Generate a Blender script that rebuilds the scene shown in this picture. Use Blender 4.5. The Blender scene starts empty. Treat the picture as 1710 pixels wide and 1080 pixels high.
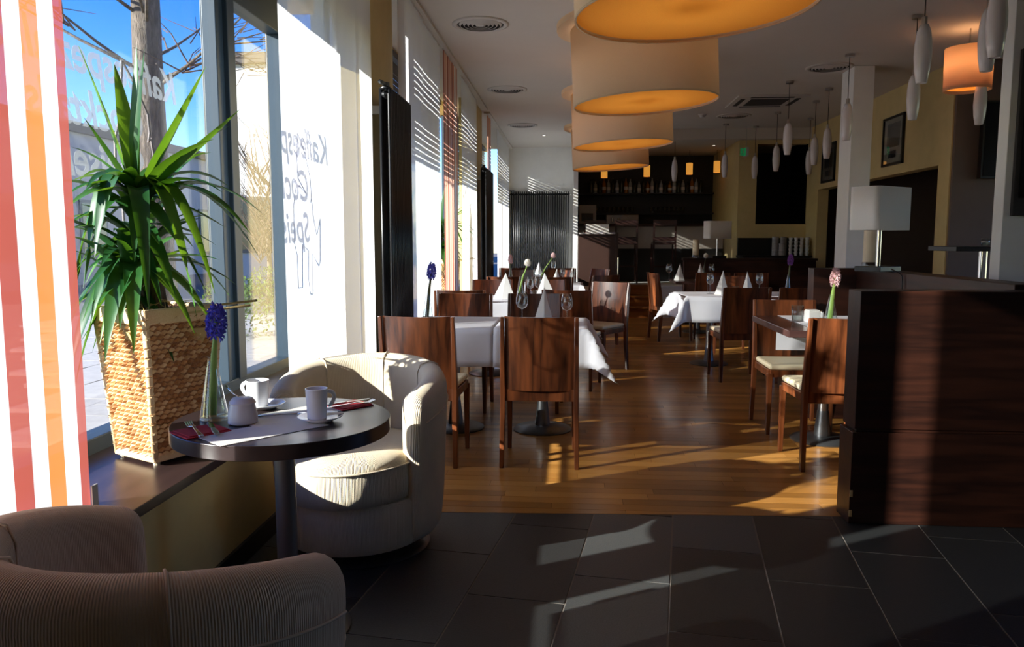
import bpy, bmesh, math, random
from mathutils import Vector, Matrix, Euler
R = math.radians
random.seed(7)
SC = bpy.context.scene
COL = SC.collection

# ------------------------------------------------------------------ camera
cam = bpy.data.cameras.new('camera'); camo = bpy.data.objects.new('camera', cam); COL.objects.link(camo)
camo.location = (0, 0, 1.32)
camo.rotation_euler = (R(90 - 6.147), 0, R(4.374))
cam.sensor_width = 36.0; cam.lens = 36.0 * 1300 / 1710
cam.clip_start = 0.05; cam.clip_end = 300
SC.camera = camo

# ------------------------------------------------------------------ light
SUN_DIR = Vector((1, .58, -.415)).normalized()
world = bpy.data.worlds.new('world'); SC.world = world; world.use_nodes = True
wn = world.node_tree
bg = wn.nodes['Background']
sky = wn.nodes.new('ShaderNodeTexSky'); sky.sky_type = 'NISHITA'; sky.sun_disc = False
sky.sun_elevation = R(20); sky.sun_rotation = R(239.9); sky.altitude = 200; sky.air_density = 1.0; sky.dust_density = .2; sky.ozone_density = 4.0
hs = wn.nodes.new('ShaderNodeHueSaturation'); hs.inputs['Saturation'].default_value = 1.35; hs.inputs['Hue'].default_value = .525
wn.links.new(sky.outputs[0], hs.inputs['Color']); wn.links.new(hs.outputs[0], bg.inputs[0]); bg.inputs[1].default_value = .27
sl = bpy.data.lights.new('sun', 'SUN'); sl.energy = 11.5; sl.angle = R(.53); sl.color = (1.0, .95, .88)
slo = bpy.data.objects.new('sun', sl); COL.objects.link(slo)
slo.rotation_euler = SUN_DIR.to_track_quat('-Z', 'Y').to_euler(); slo.location = (-20, -10, 12)
SC.view_settings.view_transform = 'Standard'; SC.view_settings.look = 'None'
SC.view_settings.gamma = 1; SC.view_settings.use_curve_mapping = False
SC.view_settings.exposure = 0.62
SC.cycles.use_denoising = True
SC.cycles.max_bounces = 12; SC.cycles.diffuse_bounces = 6; SC.cycles.transparent_max_bounces = 24
SC.cycles.caustics_reflective = False; SC.cycles.caustics_refractive = False
SC.cycles.sample_clamp_indirect = 6

# ------------------------------------------------------------------ materials
def srgb(c):
    return tuple(((v / 255) / 12.92 if v / 255 <= .04045 else ((v / 255 + .055) / 1.055) ** 2.4) for v in c)

class NT:
    def __init__(s, name):
        s.m = bpy.data.materials.new(name); s.m.use_nodes = True
        s.t = s.m.node_tree; s.b = s.t.nodes['Principled BSDF']; s.out = s.t.nodes['Material Output']
    def n(s, kind, **kw):
        nd = s.t.nodes.new(kind)
        for k, v in kw.items(): setattr(nd, k, v)
        return nd
    def l(s, a, b): s.t.links.new(a, b)
    def coord(s, kind='Object', scale=(1, 1, 1), rot=(0, 0, 0)):
        tc = s.n('ShaderNodeTexCoord'); mp = s.n('ShaderNodeMapping')
        mp.inputs['Scale'].default_value = scale; mp.inputs['Rotation'].default_value = rot
        s.l(tc.outputs[kind], mp.inputs[0]); return mp.outputs[0]
    def noise(s, vec, scale=5, detail=4, rough=.6):
        n = s.n('ShaderNodeTexNoise'); n.inputs['Scale'].default_value = scale
        n.inputs['Detail'].default_value = detail; n.inputs['Roughness'].default_value = rough
        s.l(vec, n.inputs['Vector']); return n.outputs[0]
    def ramp(s, fac, stops):
        r = s.n('ShaderNodeValToRGB'); e = r.color_ramp.elements
        while len(e) > 1: e.remove(e[0])
        e[0].position = stops[0][0]; e[0].color = (*stops[0][1], 1)
        for p, c in stops[1:]:
            x = e.new(p); x.color = (*c, 1)
        s.l(fac, r.inputs[0]); return r.outputs[0]
    def bump(s, h, strength=.2, dist=.01):
        b = s.n('ShaderNodeBump'); b.inputs['Strength'].default_value = strength; b.inputs['Distance'].default_value = dist
        s.l(h, b.inputs['Height']); s.l(b.outputs[0], s.b.inputs['Normal'])
    def set(s, **kw):
        for k, v in kw.items(): s.b.inputs[k.replace('_', ' ')].default_value = v

def plain(name, col, rough=.6, metal=0, var=.08, scale=6, bump=0, spec=.5):
    t = NT(name); c = srgb(col)
    f = t.noise(t.coord(), scale)
    t.l(t.ramp(f, [(.3, tuple(v * (1 - var) for v in c)), (.7, tuple(min(1, v * (1 + var)) for v in c))]), t.b.inputs['Base Color'])
    t.set(Roughness=rough, Metallic=metal); t.b.inputs['Specular IOR Level'].default_value = spec
    if bump: t.bump(t.noise(t.coord(), scale * 12, 3), bump, .004)
    return t.m

def wood(name, dark, light, axis='x', rough=.35, fig=1.0, spec=.5, coat=0, ring=6):
    t = NT(name); sc = {'x': (.6, 7, 7), 'y': (7, .6, 7), 'z': (7, 7, .6)}[axis]
    oi = t.n('ShaderNodeObjectInfo'); v = t.coord('Object', sc)
    add = t.n('ShaderNodeVectorMath', operation='ADD'); mul = t.n('ShaderNodeVectorMath', operation='SCALE')
    cmb = t.n('ShaderNodeCombineXYZ')
    for i in range(3): t.l(oi.outputs['Random'], cmb.inputs[i])
    mul.inputs['Scale'].default_value = 13.0; t.l(cmb.outputs[0], mul.inputs[0])
    t.l(v, add.inputs[0]); t.l(mul.outputs[0], add.inputs[1])
    big = t.noise(add.outputs[0], 1.3 * fig, 3, .5)
    m = t.n('ShaderNodeMath', operation='MULTIPLY'); m.inputs[1].default_value = ring; t.l(big, m.inputs[0])
    fr = t.n('ShaderNodeMath', operation='PINGPONG'); fr.inputs[1].default_value = 1.0; t.l(m.outputs[0], fr.inputs[0])
    fine = t.noise(add.outputs[0], 9, 5, .7)
    mx = t.n('ShaderNodeMath', operation='MULTIPLY_ADD'); mx.inputs[1].default_value = .55; t.l(fr.outputs[0], mx.inputs[0])
    f2 = t.n('ShaderNodeMath', operation='MULTIPLY'); f2.inputs[1].default_value = .45; t.l(fine, f2.inputs[0]); t.l(f2.outputs[0], mx.inputs[2])
    d, l = srgb(dark), srgb(light)
    t.l(t.ramp(mx.outputs[0], [(.1, d), (.85, l)]), t.b.inputs['Base Color'])
    t.set(Roughness=rough); t.b.inputs['Specular IOR Level'].default_value = spec
    if coat: t.b.inputs['Coat Weight'].default_value = coat; t.b.inputs['Coat Roughness'].default_value = .15
    t.bump(fine, .06, .003)
    return t.m

def thin_glass(name, tint=(.97, .99, .98), refl=1.0, ior=1.5):
    t = NT(name); t.t.nodes.remove(t.b)
    tr = t.n('ShaderNodeBsdfTransparent'); tr.inputs[0].default_value = (*tint, 1)
    gl = t.n('ShaderNodeBsdfGlossy'); gl.inputs['Roughness'].default_value = .01
    lw = t.n('ShaderNodeLayerWeight'); lw.inputs[0].default_value = .5
    pw = t.n('ShaderNodeMath', operation='POWER'); pw.inputs[1].default_value = 5; t.l(lw.outputs['Facing'], pw.inputs[0])
    f0 = ((ior - 1) / (ior + 1)) ** 2
    sc = t.n('ShaderNodeMath', operation='MULTIPLY_ADD'); sc.inputs[1].default_value = 1 - f0; sc.inputs[2].default_value = f0; t.l(pw.outputs[0], sc.inputs[0])
    m = t.n('ShaderNodeMath', operation='MULTIPLY'); m.inputs[1].default_value = refl; m.use_clamp = True; t.l(sc.outputs[0], m.inputs[0])
    mix = t.n('ShaderNodeMixShader'); t.l(m.outputs[0], mix.inputs[0]); t.l(tr.outputs[0], mix.inputs[1]); t.l(gl.outputs[0], mix.inputs[2])
    t.l(mix.outputs[0], t.out.inputs[0]); return t.m

def fabric_sheet(name, col_node_fn, trans=.5, clear=.05):
    """woven cloth that lets daylight through"""
    t = NT(name); t.t.nodes.remove(t.b)
    c = col_node_fn(t)
    df = t.n('ShaderNodeBsdfDiffuse'); tl = t.n('ShaderNodeBsdfTranslucent'); tp = t.n('ShaderNodeBsdfTransparent')
    t.l(c, df.inputs[0]); t.l(c, tl.inputs[0])
    m1 = t.n('ShaderNodeMixShader'); m1.inputs[0].default_value = trans; t.l(df.outputs[0], m1.inputs[1]); t.l(tl.outputs[0], m1.inputs[2])
    m2 = t.n('ShaderNodeMixShader'); m2.inputs[0].default_value = clear; t.l(m1.outputs[0], m2.inputs[1]); t.l(tp.outputs[0], m2.inputs[2])
    t.l(m2.outputs[0], t.out.inputs[0]); return t.m

def flat_col(col, weave=0):
    def fn(t):
        c = srgb(col); f = t.noise(t.coord('Object', (80, 80, 400)), 2, 2)
        return t.ramp(f, [(.3, tuple(v * .93 for v in c)), (.7, c)])
    return fn

def stripes(t):
    """vertical stripes along world Y : red, white, orange, white, red edge"""
    tc = t.n('ShaderNodeUVMap'); sp = t.n('ShaderNodeSeparateXYZ'); t.l(tc.outputs[0], sp.inputs[0])
    w = srgb((240, 242, 245)); r = srgb((192, 96, 84)); o = srgb((236, 150, 82))
    rp = t.ramp(sp.outputs[0], [(0, r), (.12, w), (.2, o), (.28, w), (.36, r), (.44, w), (.52, o), (.60, w), (.69, r), (.756, w), (.813, o), (.882, w), (.957, r)])
    t.t.nodes[rp.node.name].color_ramp.interpolation = 'CONSTANT'
    return rp

def stripes_thin(t):
    tc = t.n('ShaderNodeUVMap'); sp = t.n('ShaderNodeSeparateXYZ'); t.l(tc.outputs[0], sp.inputs[0])
    r = srgb((212, 146, 124)); o = srgb((234, 190, 166)); w = srgb((240, 228, 220)); d = srgb((176, 108, 92))
    st = [(0, d)]
    for i, c in enumerate((o, r, o, d, r, w, r, o, d, o, r, w, o, r)): st.append((.06 + i * .065, c))
    rp = t.ramp(sp.outputs[0], st); t.t.nodes[rp.node.name].color_ramp.interpolation = 'CONSTANT'
    return rp

def corduroy(name, col, n=150):
    t = NT(name); c = srgb(col)
    uv = t.n('ShaderNodeUVMap'); sp = t.n('ShaderNodeSeparateXYZ'); t.l(uv.outputs[0], sp.inputs[0])
    m = t.n('ShaderNodeMath', operation='MULTIPLY'); m.inputs[1].default_value = n * 2 * math.pi; t.l(sp.outputs[0], m.inputs[0])
    s = t.n('ShaderNodeMath', operation='SINE'); t.l(m.outputs[0], s.inputs[0])
    t.l(t.ramp(t.noise(t.coord(), 7), [(.3, tuple(v * .9 for v in c)), (.7, c)]), t.b.inputs['Base Color'])
    t.set(Roughness=.9); t.b.inputs['Sheen Weight'].default_value = .15; t.b.inputs['Specular IOR Level'].default_value = .15
    t.bump(s.outputs[0], .45, .003); return t.m

def emit(name, col, strength):
    t = NT(name); t.set(Roughness=.5); t.b.inputs['Base Color'].default_value = (*srgb(col), 1)
    t.b.inputs['Emission Color'].default_value = (*srgb(col), 1); t.b.inputs['Emission Strength'].default_value = strength
    return t.m

M = {}
M['ceiling'] = plain('ceiling_paint', (205, 198, 190), .8, var=.03, scale=1.2, bump=.03)
M['white_wall'] = plain('white_wall_paint', (226, 225, 222), .75, var=.03, bump=.05)
M['ocher'] = plain('ocher_wall_paint', (206, 184, 130), .75, var=.05, bump=.05)
M['taupe'] = plain('taupe_wall_paint', (104, 88, 80), .75, var=.05, bump=.05)
M['black_wall'] = plain('black_bar_panel', (16, 14, 14), .5, var=.1)
M['baseboard'] = plain('black_baseboard', (22, 20, 19), .4)
M['sill'] = wood('dark_sill_laminate', (42, 30, 28), (64, 46, 42), 'y', .32, spec=.5)
M['partition'] = wood('dark_walnut_veneer', (25, 12, 9), (54, 28, 19), 'x', .4, spec=.35, ring=9)
M['partition_y'] = wood('dark_walnut_veneer_side', (25, 12, 9), (54, 28, 19), 'y', .4, spec=.35, ring=9)
M['chair'] = wood('reddish_chair_wood', (38, 18, 11), (128, 70, 38), 'z', .3, fig=1.1, coat=.2, ring=7)
M['table_wood'] = wood('dark_table_wood', (46, 30, 28), (72, 48, 44), 'x', .25, coat=.2)
M['round_top'] = plain('espresso_table_laminate', (50, 40, 40), .28, var=.12, scale=14)
M['desk_wood'] = plain('dark_brown_desk_laminate', (44, 26, 20), .4, var=.12)
M['step_wood'] = wood('orange_step_wood', (120, 66, 26), (172, 106, 48), 'x', .35)
M['steel'] = plain('brushed_steel', (176, 174, 172), .32, metal=1, var=.05, scale=30)
M['chrome'] = plain('chrome_steel', (205, 205, 205), .16, metal=1, var=.03)
M['grey_paint'] = plain('grey_column_paint', (120, 112, 108), .42, metal=.6, var=.04)
M['base_plate'] = plain('satin_base_plate', (120, 122, 124), .38, metal=.9, var=.06)
M['frame'] = plain('blue_grey_window_frame', (44, 60, 72), .45, var=.05)
M['radiator'] = plain('black_radiator_enamel', (16, 17, 21), .32, var=.05)
M['cream'] = plain('cream_seat_leather', (214, 200, 168), .5, var=.05, bump=.1)
M['cord'] = corduroy('cream_corduroy', (224, 208, 182), 190)
M['cord2'] = corduroy('beige_corduroy', (196, 170, 150), 190)
M['porcelain'] = plain('white_porcelain', (232, 232, 234), .12, var=.02)
M['sugar'] = plain('grey_white_porcelain', (206, 200, 200), .3, var=.03)
M['cloth'] = plain('white_table_linen', (232, 232, 238), .85, var=.03, scale=3, bump=.06)
M['napkin'] = fabric_sheet('white_napkin_paper', flat_col((246, 244, 240)), .15, 0)
M['red_napkin'] = plain('red_napkin_paper', (170, 20, 32), .8, var=.08)
M['paper'] = plain('off_white_placemat_paper', (214, 208, 200), .7, var=.04)
M['ink'] = plain('grey_print', (110, 100, 96), .7)
M['leaf'] = None
M['glass'] = thin_glass('window_glass', (.95, .98, .98), 1.0)
M['drink_glass'] = thin_glass('thin_drinking_glass', (.94, .96, .96), 2.2)
M['water'] = thin_glass('vase_water', (.90, .95, .93), .8, 1.33)
M['letter'] = fabric_sheet('grey_window_lettering', flat_col((190, 192, 196)), .2, .45)
M['curtain'] = fabric_sheet('sheer_white_panel_fabric', flat_col((245, 246, 250)), .52, .24)
M['curtain_stripe'] = fabric_sheet('red_orange_white_panel_fabric', stripes, .34, .12)
M['curtain_thin'] = fabric_sheet('rust_striped_panel_fabric', stripes_thin, .5, .05)
M['slat'] = plain('grey_blind_slat', (60, 58, 58), .5)
M['shade'] = fabric_sheet('cream_lamp_fabric', flat_col((236, 214, 184)), .35, 0)
M['shade_in'] = fabric_sheet('orange_lamp_diffuser', flat_col((240, 178, 84)), .45, 0)
M['shade_orange'] = fabric_sheet('orange_lamp_fabric', flat_col((240, 208, 176)), .5, 0)
M['lamp_white'] = fabric_sheet('white_lamp_fabric', flat_col((248, 244, 238)), .2, 0)
M['amber'] = emit('lit_amber_glass', (220, 150, 60), .5)
M['opal'] = plain('opal_pendant_glass', (220, 214, 214), .22, var=.03)
M['bulb'] = emit('warm_bulb', (255, 214, 150), 6)
M['led'] = emit('white_downlight', (255, 244, 230), 8)
def bark_mat():
    t = NT('grey_tree_bark'); v = t.coord('Object', (14, 14, 3.2)); f = t.noise(v, 2.2, 6, .7)
    t.l(t.ramp(f, [(.3, srgb((62, 54, 48))), (.5, srgb((112, 100, 88))), (.72, srgb((150, 136, 122)))]), t.b.inputs['Base Color']); t.set(Roughness=.95); t.bump(f, 1.0, .05); return t.m
M['bark'] = bark_mat()
M['twig'] = plain('brown_twig', (96, 78, 66), .9)
M['outside_stone'] = plain('pale_paving_stone', (168, 164, 158), .85, var=.12, scale=8, bump=.2)
M['outside_gap'] = plain('paving_joint', (92, 90, 86), .9)
M['building_grey'] = plain('grey_render', (150, 152, 156), .8, var=.05, scale=.5)
M['building_cream'] = plain('cream_render', (206, 202, 194), .8, var=.05, scale=.5)
M['roof'] = plain('dark_roof', (70, 62, 58), .7)
M['dark_glass'] = plain('dark_window_pane', (40, 48, 58), .1)
M['shrub'] = plain('shrub_leaf', (86, 112, 48), .6, var=.3, scale=9)
M['stem'] = plain('pale_green_stem', (150, 182, 84), .5, var=.1)
M['dark_stem'] = plain('brown_green_stem', (84, 84, 50), .6, var=.15)
M['blue_petal'] = plain('blue_violet_petal', (112, 108, 214), .5, var=.25, scale=40)
M['purple_petal'] = plain('purple_petal', (120, 62, 140), .5, var=.2, scale=40)
M['pink_petal'] = plain('pale_pink_petal', (226, 188, 188), .5, var=.15, scale=40)
M['white_petal'] = plain('white_petal', (238, 232, 220), .5, var=.06, scale=40)
M['straw'] = plain('pale_straw', (196, 168, 110), .8, var=.2)
M['weave'] = None
M['green_sign'] = emit('green_exit_sign', (30, 120, 70), .25)
M['black_frame'] = plain('black_picture_frame', (20, 18, 18), .35)
M['mat_board'] = plain('cream_mat_board', (186, 178, 162), .7)
M['photo'] = plain('dark_print', (58, 60, 64), .5, var=.6, scale=12)
M['tv'] = plain('black_screen', (10, 10, 12), .15)
M['candle'] = plain('cream_candle_wax', (206, 190, 160), .5)
M['bottle_dark'] = plain('dark_bottle_glass', (24, 30, 24), .12)
M['bottle_amber'] = plain('amber_spirit', (150, 92, 28), .12)
M['bottle_clear'] = plain('clear_spirit_bottle', (150, 156, 156), .1)
M['label_white'] = plain('white_bottle_label', (206, 200, 190), .6)
M['vent'] = plain('white_vent_enamel', (196, 190, 184), .5, var=.03)
M['vent_dark'] = plain('vent_shadow_gap', (46, 42, 40), .8)
M['bar_white'] = plain('pale_bar_front', (170, 160, 150), .5, var=.04)
M['machine'] = plain('silver_machine', (150, 150, 150), .35, metal=.7)

def leaf_mat():
    t = NT('yucca_leaf'); oi = t.n('ShaderNodeObjectInfo')
    f = t.noise(t.coord('Object', (1, 1, 1)), 12, 3)
    m = t.n('ShaderNodeMath', operation='MULTIPLY_ADD'); m.inputs[1].default_value = .6
    t.l(oi.outputs['Random'], m.inputs[0])
    f2 = t.n('ShaderNodeMath', operation='MULTIPLY'); f2.inputs[1].default_value = .4; t.l(f, f2.inputs[0]); t.l(f2.outputs[0], m.inputs[2])
    c = t.ramp(m.outputs[0], [(.1, srgb((22, 62, 26))), (.55, srgb((44, 98, 44))), (.95, srgb((92, 140, 46)))])
    t.l(c, t.b.inputs['Base Color']); t.set(Roughness=.42)
    tl = t.n('ShaderNodeBsdfTranslucent'); t.l(t.ramp(m.outputs[0], [(.1, srgb((60, 120, 20))), (.95, srgb((150, 190, 40)))]), tl.inputs[0])
    mx = t.n('ShaderNodeMixShader'); mx.inputs[0].default_value = .25
    t.l(t.b.outputs[0], mx.inputs[1]); t.l(tl.outputs[0], mx.inputs[2]); t.l(mx.outputs[0], t.out.inputs[0])
    return t.m
M['leaf'] = leaf_mat()

def attr_mat(name, stops, rough, grain=None, spec=.5, coat=0, bump=.1):
    """colour from a per-piece 'tint' attribute (0..1) plus grain"""
    t = NT(name); at = t.n('ShaderNodeAttribute'); at.attribute_name = 'tint'
    v = t.coord('Object', grain or (10, 10, 10)); f = t.noise(v, 6, 5, .65)
    m = t.n('ShaderNodeMath', operation='MULTIPLY_ADD'); m.inputs[1].default_value = .6; t.l(at.outputs['Fac'], m.inputs[0])
    f2 = t.n('ShaderNodeMath', operation='MULTIPLY'); f2.inputs[1].default_value = .4; t.l(f, f2.inputs[0]); t.l(f2.outputs[0], m.inputs[2])
    t.l(t.ramp(m.outputs[0], stops), t.b.inputs['Base Color'])
    t.set(Roughness=rough); t.b.inputs['Specular IOR Level'].default_value = spec
    if coat: t.b.inputs['Coat Weight'].default_value = coat; t.b.inputs['Coat Roughness'].default_value = .12
    t.bump(f, bump, .003); return t.m
M['weave'] = attr_mat('water_hyacinth_weave', [(.12, srgb((140, 84, 48))), (.35, srgb((208, 158, 104))), (.75, srgb((240, 212, 166)))], .7, (30, 30, 30))
M['plank'] = attr_mat('oak_strip_floor', [(.15, srgb((128, 84, 34))), (.5, srgb((164, 112, 52))), (.9, srgb((194, 140, 74)))], .3, (1.2, 14, 14), .5, .15, .04)
M['tile'] = attr_mat('black_slate_tile', [(.1, srgb((30, 31, 32))), (.6, srgb((44, 45, 45))), (.9, srgb((74, 76, 76)))], .42, (26, 26, 26), .5, 0, .35)
M['grout'] = plain('grey_tile_grout', (120, 112, 104), .9)
M['sub_dark'] = plain('dark_floor_joint', (60, 34, 14), .8)

# ------------------------------------------------------------------ mesh builder
class MB:
    def __init__(s): s.v = []; s.f = []; s.uv = None; s.tint = None
    def add(s, vs, fs):
        o = len(s.v); s.v += [Vector(p) for p in vs]; s.f += [tuple(i + o for i in f) for f in fs]; return o
    def box(s, c, d, rz=0, rot=None):
        c = Vector(c); x, y, z = d[0] / 2, d[1] / 2, d[2] / 2
        m = rot if rot else Matrix.Rotation(rz, 3, 'Z')
        vs = [c + m @ Vector(p) for p in ((-x, -y, -z), (x, -y, -z), (x, y, -z), (-x, y, -z), (-x, -y, z), (x, -y, z), (x, y, z), (-x, y, z))]
        s.add(vs, [(0, 3, 2, 1), (4, 5, 6, 7), (0, 1, 5, 4), (1, 2, 6, 5), (2, 3, 7, 6), (3, 0, 4, 7)]); return s
    def bx(s, x0, x1, y0, y1, z0, z1): return s.box(((x0 + x1) / 2, (y0 + y1) / 2, (z0 + z1) / 2), (x1 - x0, y1 - y0, z1 - z0))
    def loft(s, rings, caps=True, closed=True):
        n = len(rings[0]); o = len(s.v)
        for r in rings: s.v += [Vector(p) for p in r]
        for i in range(len(rings) - 1):
            for j in range(n if closed else n - 1):
                k = (j + 1) % n
                s.f.append((o + i * n + j, o + i * n + k, o + (i + 1) * n + k, o + (i + 1) * n + j))
        if caps and closed:
            s.f.append(tuple(o + j for j in reversed(range(n)))); s.f.append(tuple(o + (len(rings) - 1) * n + j for j in range(n)))
        return s
    def bar(s, pts):
        """rectangular post through (x,y,z,wx,wy) stations"""
        return s.loft([[(x - a / 2, y - b / 2, z), (x + a / 2, y - b / 2, z), (x + a / 2, y + b / 2, z), (x - a / 2, y + b / 2, z)] for x, y, z, a, b in pts])
    def lathe(s, prof, n=24, c=(0, 0, 0), caps=False, sx=1, sy=1):
        return s.loft([[(c[0] + r * sx * math.cos(2 * math.pi * j / n), c[1] + r * sy * math.sin(2 * math.pi * j / n), c[2] + z) for j in range(n)] for r, z in prof], caps)
    def cyl(s, c, r, z0, z1, n=20): return s.lathe([(r, z0), (r, z1)], n, c, True)
    def tube(s, pts, rad, n=8, caps=True):
        pts = [Vector(p) for p in pts]; rings = []
        rr = rad if isinstance(rad, (list, tuple)) else [rad] * len(pts)
        up = Vector((0, 0, 1)); t0 = (pts[1] - pts[0]).normalized()
        if abs(t0.dot(up)) > .95: up = Vector((0, 1, 0))
        a = t0.cross(up).normalized()
        for i, p in enumerate(pts):
            t = (pts[min(i + 1, len(pts) - 1)] - pts[max(i - 1, 0)]).normalized()
            a = (a - t * a.dot(t)).normalized(); b = t.cross(a)
            rings.append([p + (a * math.cos(2 * math.pi * j / n) + b * math.sin(2 * math.pi * j / n)) * rr[i] for j in range(n)])
        return s.loft(rings, caps)
    def ball(s, c, r, n=12, m=8, sc=(1, 1, 1)):
        return s.lathe([(r * math.sin(math.pi * (i + .02) / (m + .04)), -r * math.cos(math.pi * (i + .02) / (m + .04)) * sc[2]) for i in range(m + 1)], n, c, True, sc[0], sc[1])
    def grid(s, fn, nu, nv, uv=False):
        o = len(s.v)
        for i in range(nu + 1):
            for j in range(nv + 1): s.v.append(Vector(fn(i / nu, j / nv)))
        for i in range(nu):
            for j in range(nv):
                a = o + i * (nv + 1) + j; s.f.append((a, a + nv + 1, a + nv + 2, a + 1))
        return s
    def mesh(s, name, mat, smooth=False, uvs=None):
        me = bpy.data.meshes.new(name); me.from_pydata([tuple(v) for v in s.v], [], s.f); me.validate(); me.update()
        if mat: me.materials.append(M[mat] if isinstance(mat, str) else mat)
        if smooth: me.shade_smooth()
        if uvs:
            l = me.uv_layers.new(name='UVMap')
            for lp in me.loops: l.data[lp.index].uv = uvs[lp.vertex_index]
        return me
    def build(s, name, mat, parent=None, smooth=False, bevel=0, loc=None, rz=None, uvs=None, sub=0, solid=0, auto=False, kind=None):
        me = s.mesh(name, mat, smooth, uvs)
        o = bpy.data.objects.new(name, me); COL.objects.link(o)
        if parent: o.parent = parent
        if loc is not None: o.location = loc
        if rz is not None: o.rotation_euler = (0, 0, rz)
        if solid: md = o.modifiers.new('thickness', 'SOLIDIFY'); md.thickness = solid; md.offset = 0
        if sub: md = o.modifiers.new('smooth', 'SUBSURF'); md.levels = sub; md.render_levels = sub
        if bevel: md = o.modifiers.new('bevel', 'BEVEL'); md.width = bevel; md.segments = 2; md.limit_method = 'ANGLE'; md.angle_limit = R(40)
        if auto:
            try: me.set_sharp_from_angle(angle=R(35))
            except Exception: pass
        if kind: o['kind'] = kind
        return o

def tag(o, label=None, cat=None, group=None, kind=None):
    if label: o['label'] = label
    if cat: o['category'] = cat
    if group: o['group'] = group
    if kind: o['kind'] = kind
    return o
def thing(name, label, cat, loc=(0, 0, 0), rz=0, group=None):
    o = bpy.data.objects.new(name, None); COL.objects.link(o); o.empty_display_size = .1
    o.location = loc; o.rotation_euler = (0, 0, rz); return tag(o, label, cat, group)
def copy_tree(o, parent=None):
    c = o.copy(); COL.objects.link(c)
    if parent is not None: c.parent = parent
    for ch in list(o.children): copy_tree(ch, c)
    return c
def place(proto, used, loc, rz, label, group=None):
    o = copy_tree(proto) if used else proto
    o.location = loc; o.rotation_euler = (0, 0, rz); o['label'] = label
    if group: o['group'] = group
    return o
def struct(name, mb, mat, parent=None, **kw):
    o = mb.build(name, mat, parent, **kw)
    if parent is None: o['kind'] = 'structure'
    return o
def set_tint(o, vals):
    a = o.data.attributes.new('tint', 'FLOAT', 'FACE')
    a.data.foreach_set('value', vals)

# ================================================================== STRUCTURE
CEIL = 3.2
WX = -1.34           # face of the wall under the sills and of the piers
GX = -1.88           # glass plane
bays = [(.75, 4.98), (5.88, 10.55), (11.68, 16.0)]
piers = [(-3.2, .75), (4.98, 5.88), (10.55, 11.68), (16.0, 16.5)]
SILL = .50

w = MB()
for a, b in bays: w.bx(-1.95, WX, a, b, -.1, SILL - .03)
for a, b in piers: w.bx(-1.52, WX, a, b, -.1, CEIL)
w.bx(-1.95, -1.52, -3.2, .75, -.1, CEIL)
w.bx(-1.95, -1.78, .75, 5.43, 2.86, CEIL).bx(-1.95, -1.78, 5.43, 16.5, 3.14, CEIL).bx(-1.95, -1.52, 4.98, 5.88, -.1, SILL - .03).bx(-1.95, -1.52, 10.55, 11.68, -.1, SILL - .03)
struct('wall_left', w, 'ocher')
struct('wall_far', MB().bx(-1.34, .1, 16.25, 16.45, 0, CEIL).bx(.02, .1, 13.95, 16.25, .53, CEIL), 'white_wall')
struct('wall_right', MB().bx(4.03, 4.2, 8.8, 9.07, 0, CEIL).bx(4.03, 4.2, 9.07, 13.31, 2.135, CEIL).bx(4.03, 4.2, 13.31, 13.95, 0, CEIL), 'ocher')
struct('wall_back', MB().bx(2.86, 3.17, 13.9, 14.1, .5, CEIL).bx(3.17, 4.03, 13.9, 14.1, .5, 1.585).bx(3.17, 4.03, 13.9, 14.1, 2.95, CEIL).bx(2.86, 2.98, 14.1, 16.4, .5, CEIL), 'ocher')
struct('wall_side', MB().bx(4.045, 7.6, 8.76, 8.95, 0, CEIL), 'taupe')
struct('wall_outer', MB().bx(7.6, 7.75, -3.2, 8.95, 0, .7).bx(7.6, 7.75, -3.2, 8.95, 2.7, CEIL).bx(7.6, 7.75, -3.2, 3.4, .7, 2.7).bx(7.6, 7.75, 8.5, 8.95, .7, 2.7).bx(-2.05, 7.75, -3.35, -3.2, 0, CEIL), 'white_wall')  # unseen opening on the right, added to let sky light fill that side
struct('wall_bar', MB().bx(.1, 2.86, 16.35, 16.45, .5, 3.03), 'black_wall')
# dark room behind the wide opening and the stairwell behind the small one
struct('wall_annex', MB().bx(6.3, 6.4, 8.95, 14.1, 0, 2.6).bx(4.2, 6.4, 14.0, 14.1, 0, 2.6).bx(4.2, 6.4, 8.95, 14.1, 2.5, 2.6).bx(4.2, 6.4, 8.95, 14.1, -.1, 0), 'taupe')
struct('wall_stairwell', MB().bx(2.98, 4.3, 16.0, 16.1, .5, CEIL).bx(4.3, 4.4, 13.95, 16.1, .5, CEIL).bx(2.98, 4.4, 14.1, 16.1, .45, .53), 'black_wall')
struct('ceiling', MB().bx(-2.05, 7.75, -3.35, 16.5, CEIL, CEIL + .15).bx(.1, 4.03, 13.75, 16.4, 3.02, CEIL), 'ceiling')
for i, (a, b) in enumerate(bays):
    struct('trim_%d' % (i + 1), MB().bx(-1.84, -1.325, a, b, SILL - .035, SILL), 'sill', bevel=.003)
    struct('trim_%d' % (i + 4), MB().bx(-1.315, -1.225, a + .02, b + .85, CEIL - .03, CEIL - .002), 'vent')
struct('trim_9', MB().bx(-1.93, -1.83, 4.98, 5.06, SILL - .03, 3.14).bx(-1.93, -1.83, 5.80, 5.88, SILL - .03, 3.14).bx(-1.93, -1.83, 10.55, 10.63, SILL - .03, 3.14).bx(-1.93, -1.83, 11.60, 11.68, SILL - .03, 3.14), 'frame')
struct('baseboard_left', MB().bx(WX, WX + .015, -2.8, 16.2, 0, .085), 'baseboard')
struct('baseboard_far', MB().bx(-1.32, .1, 16.235, 16.25, 0, .085), 'baseboard')

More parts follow.
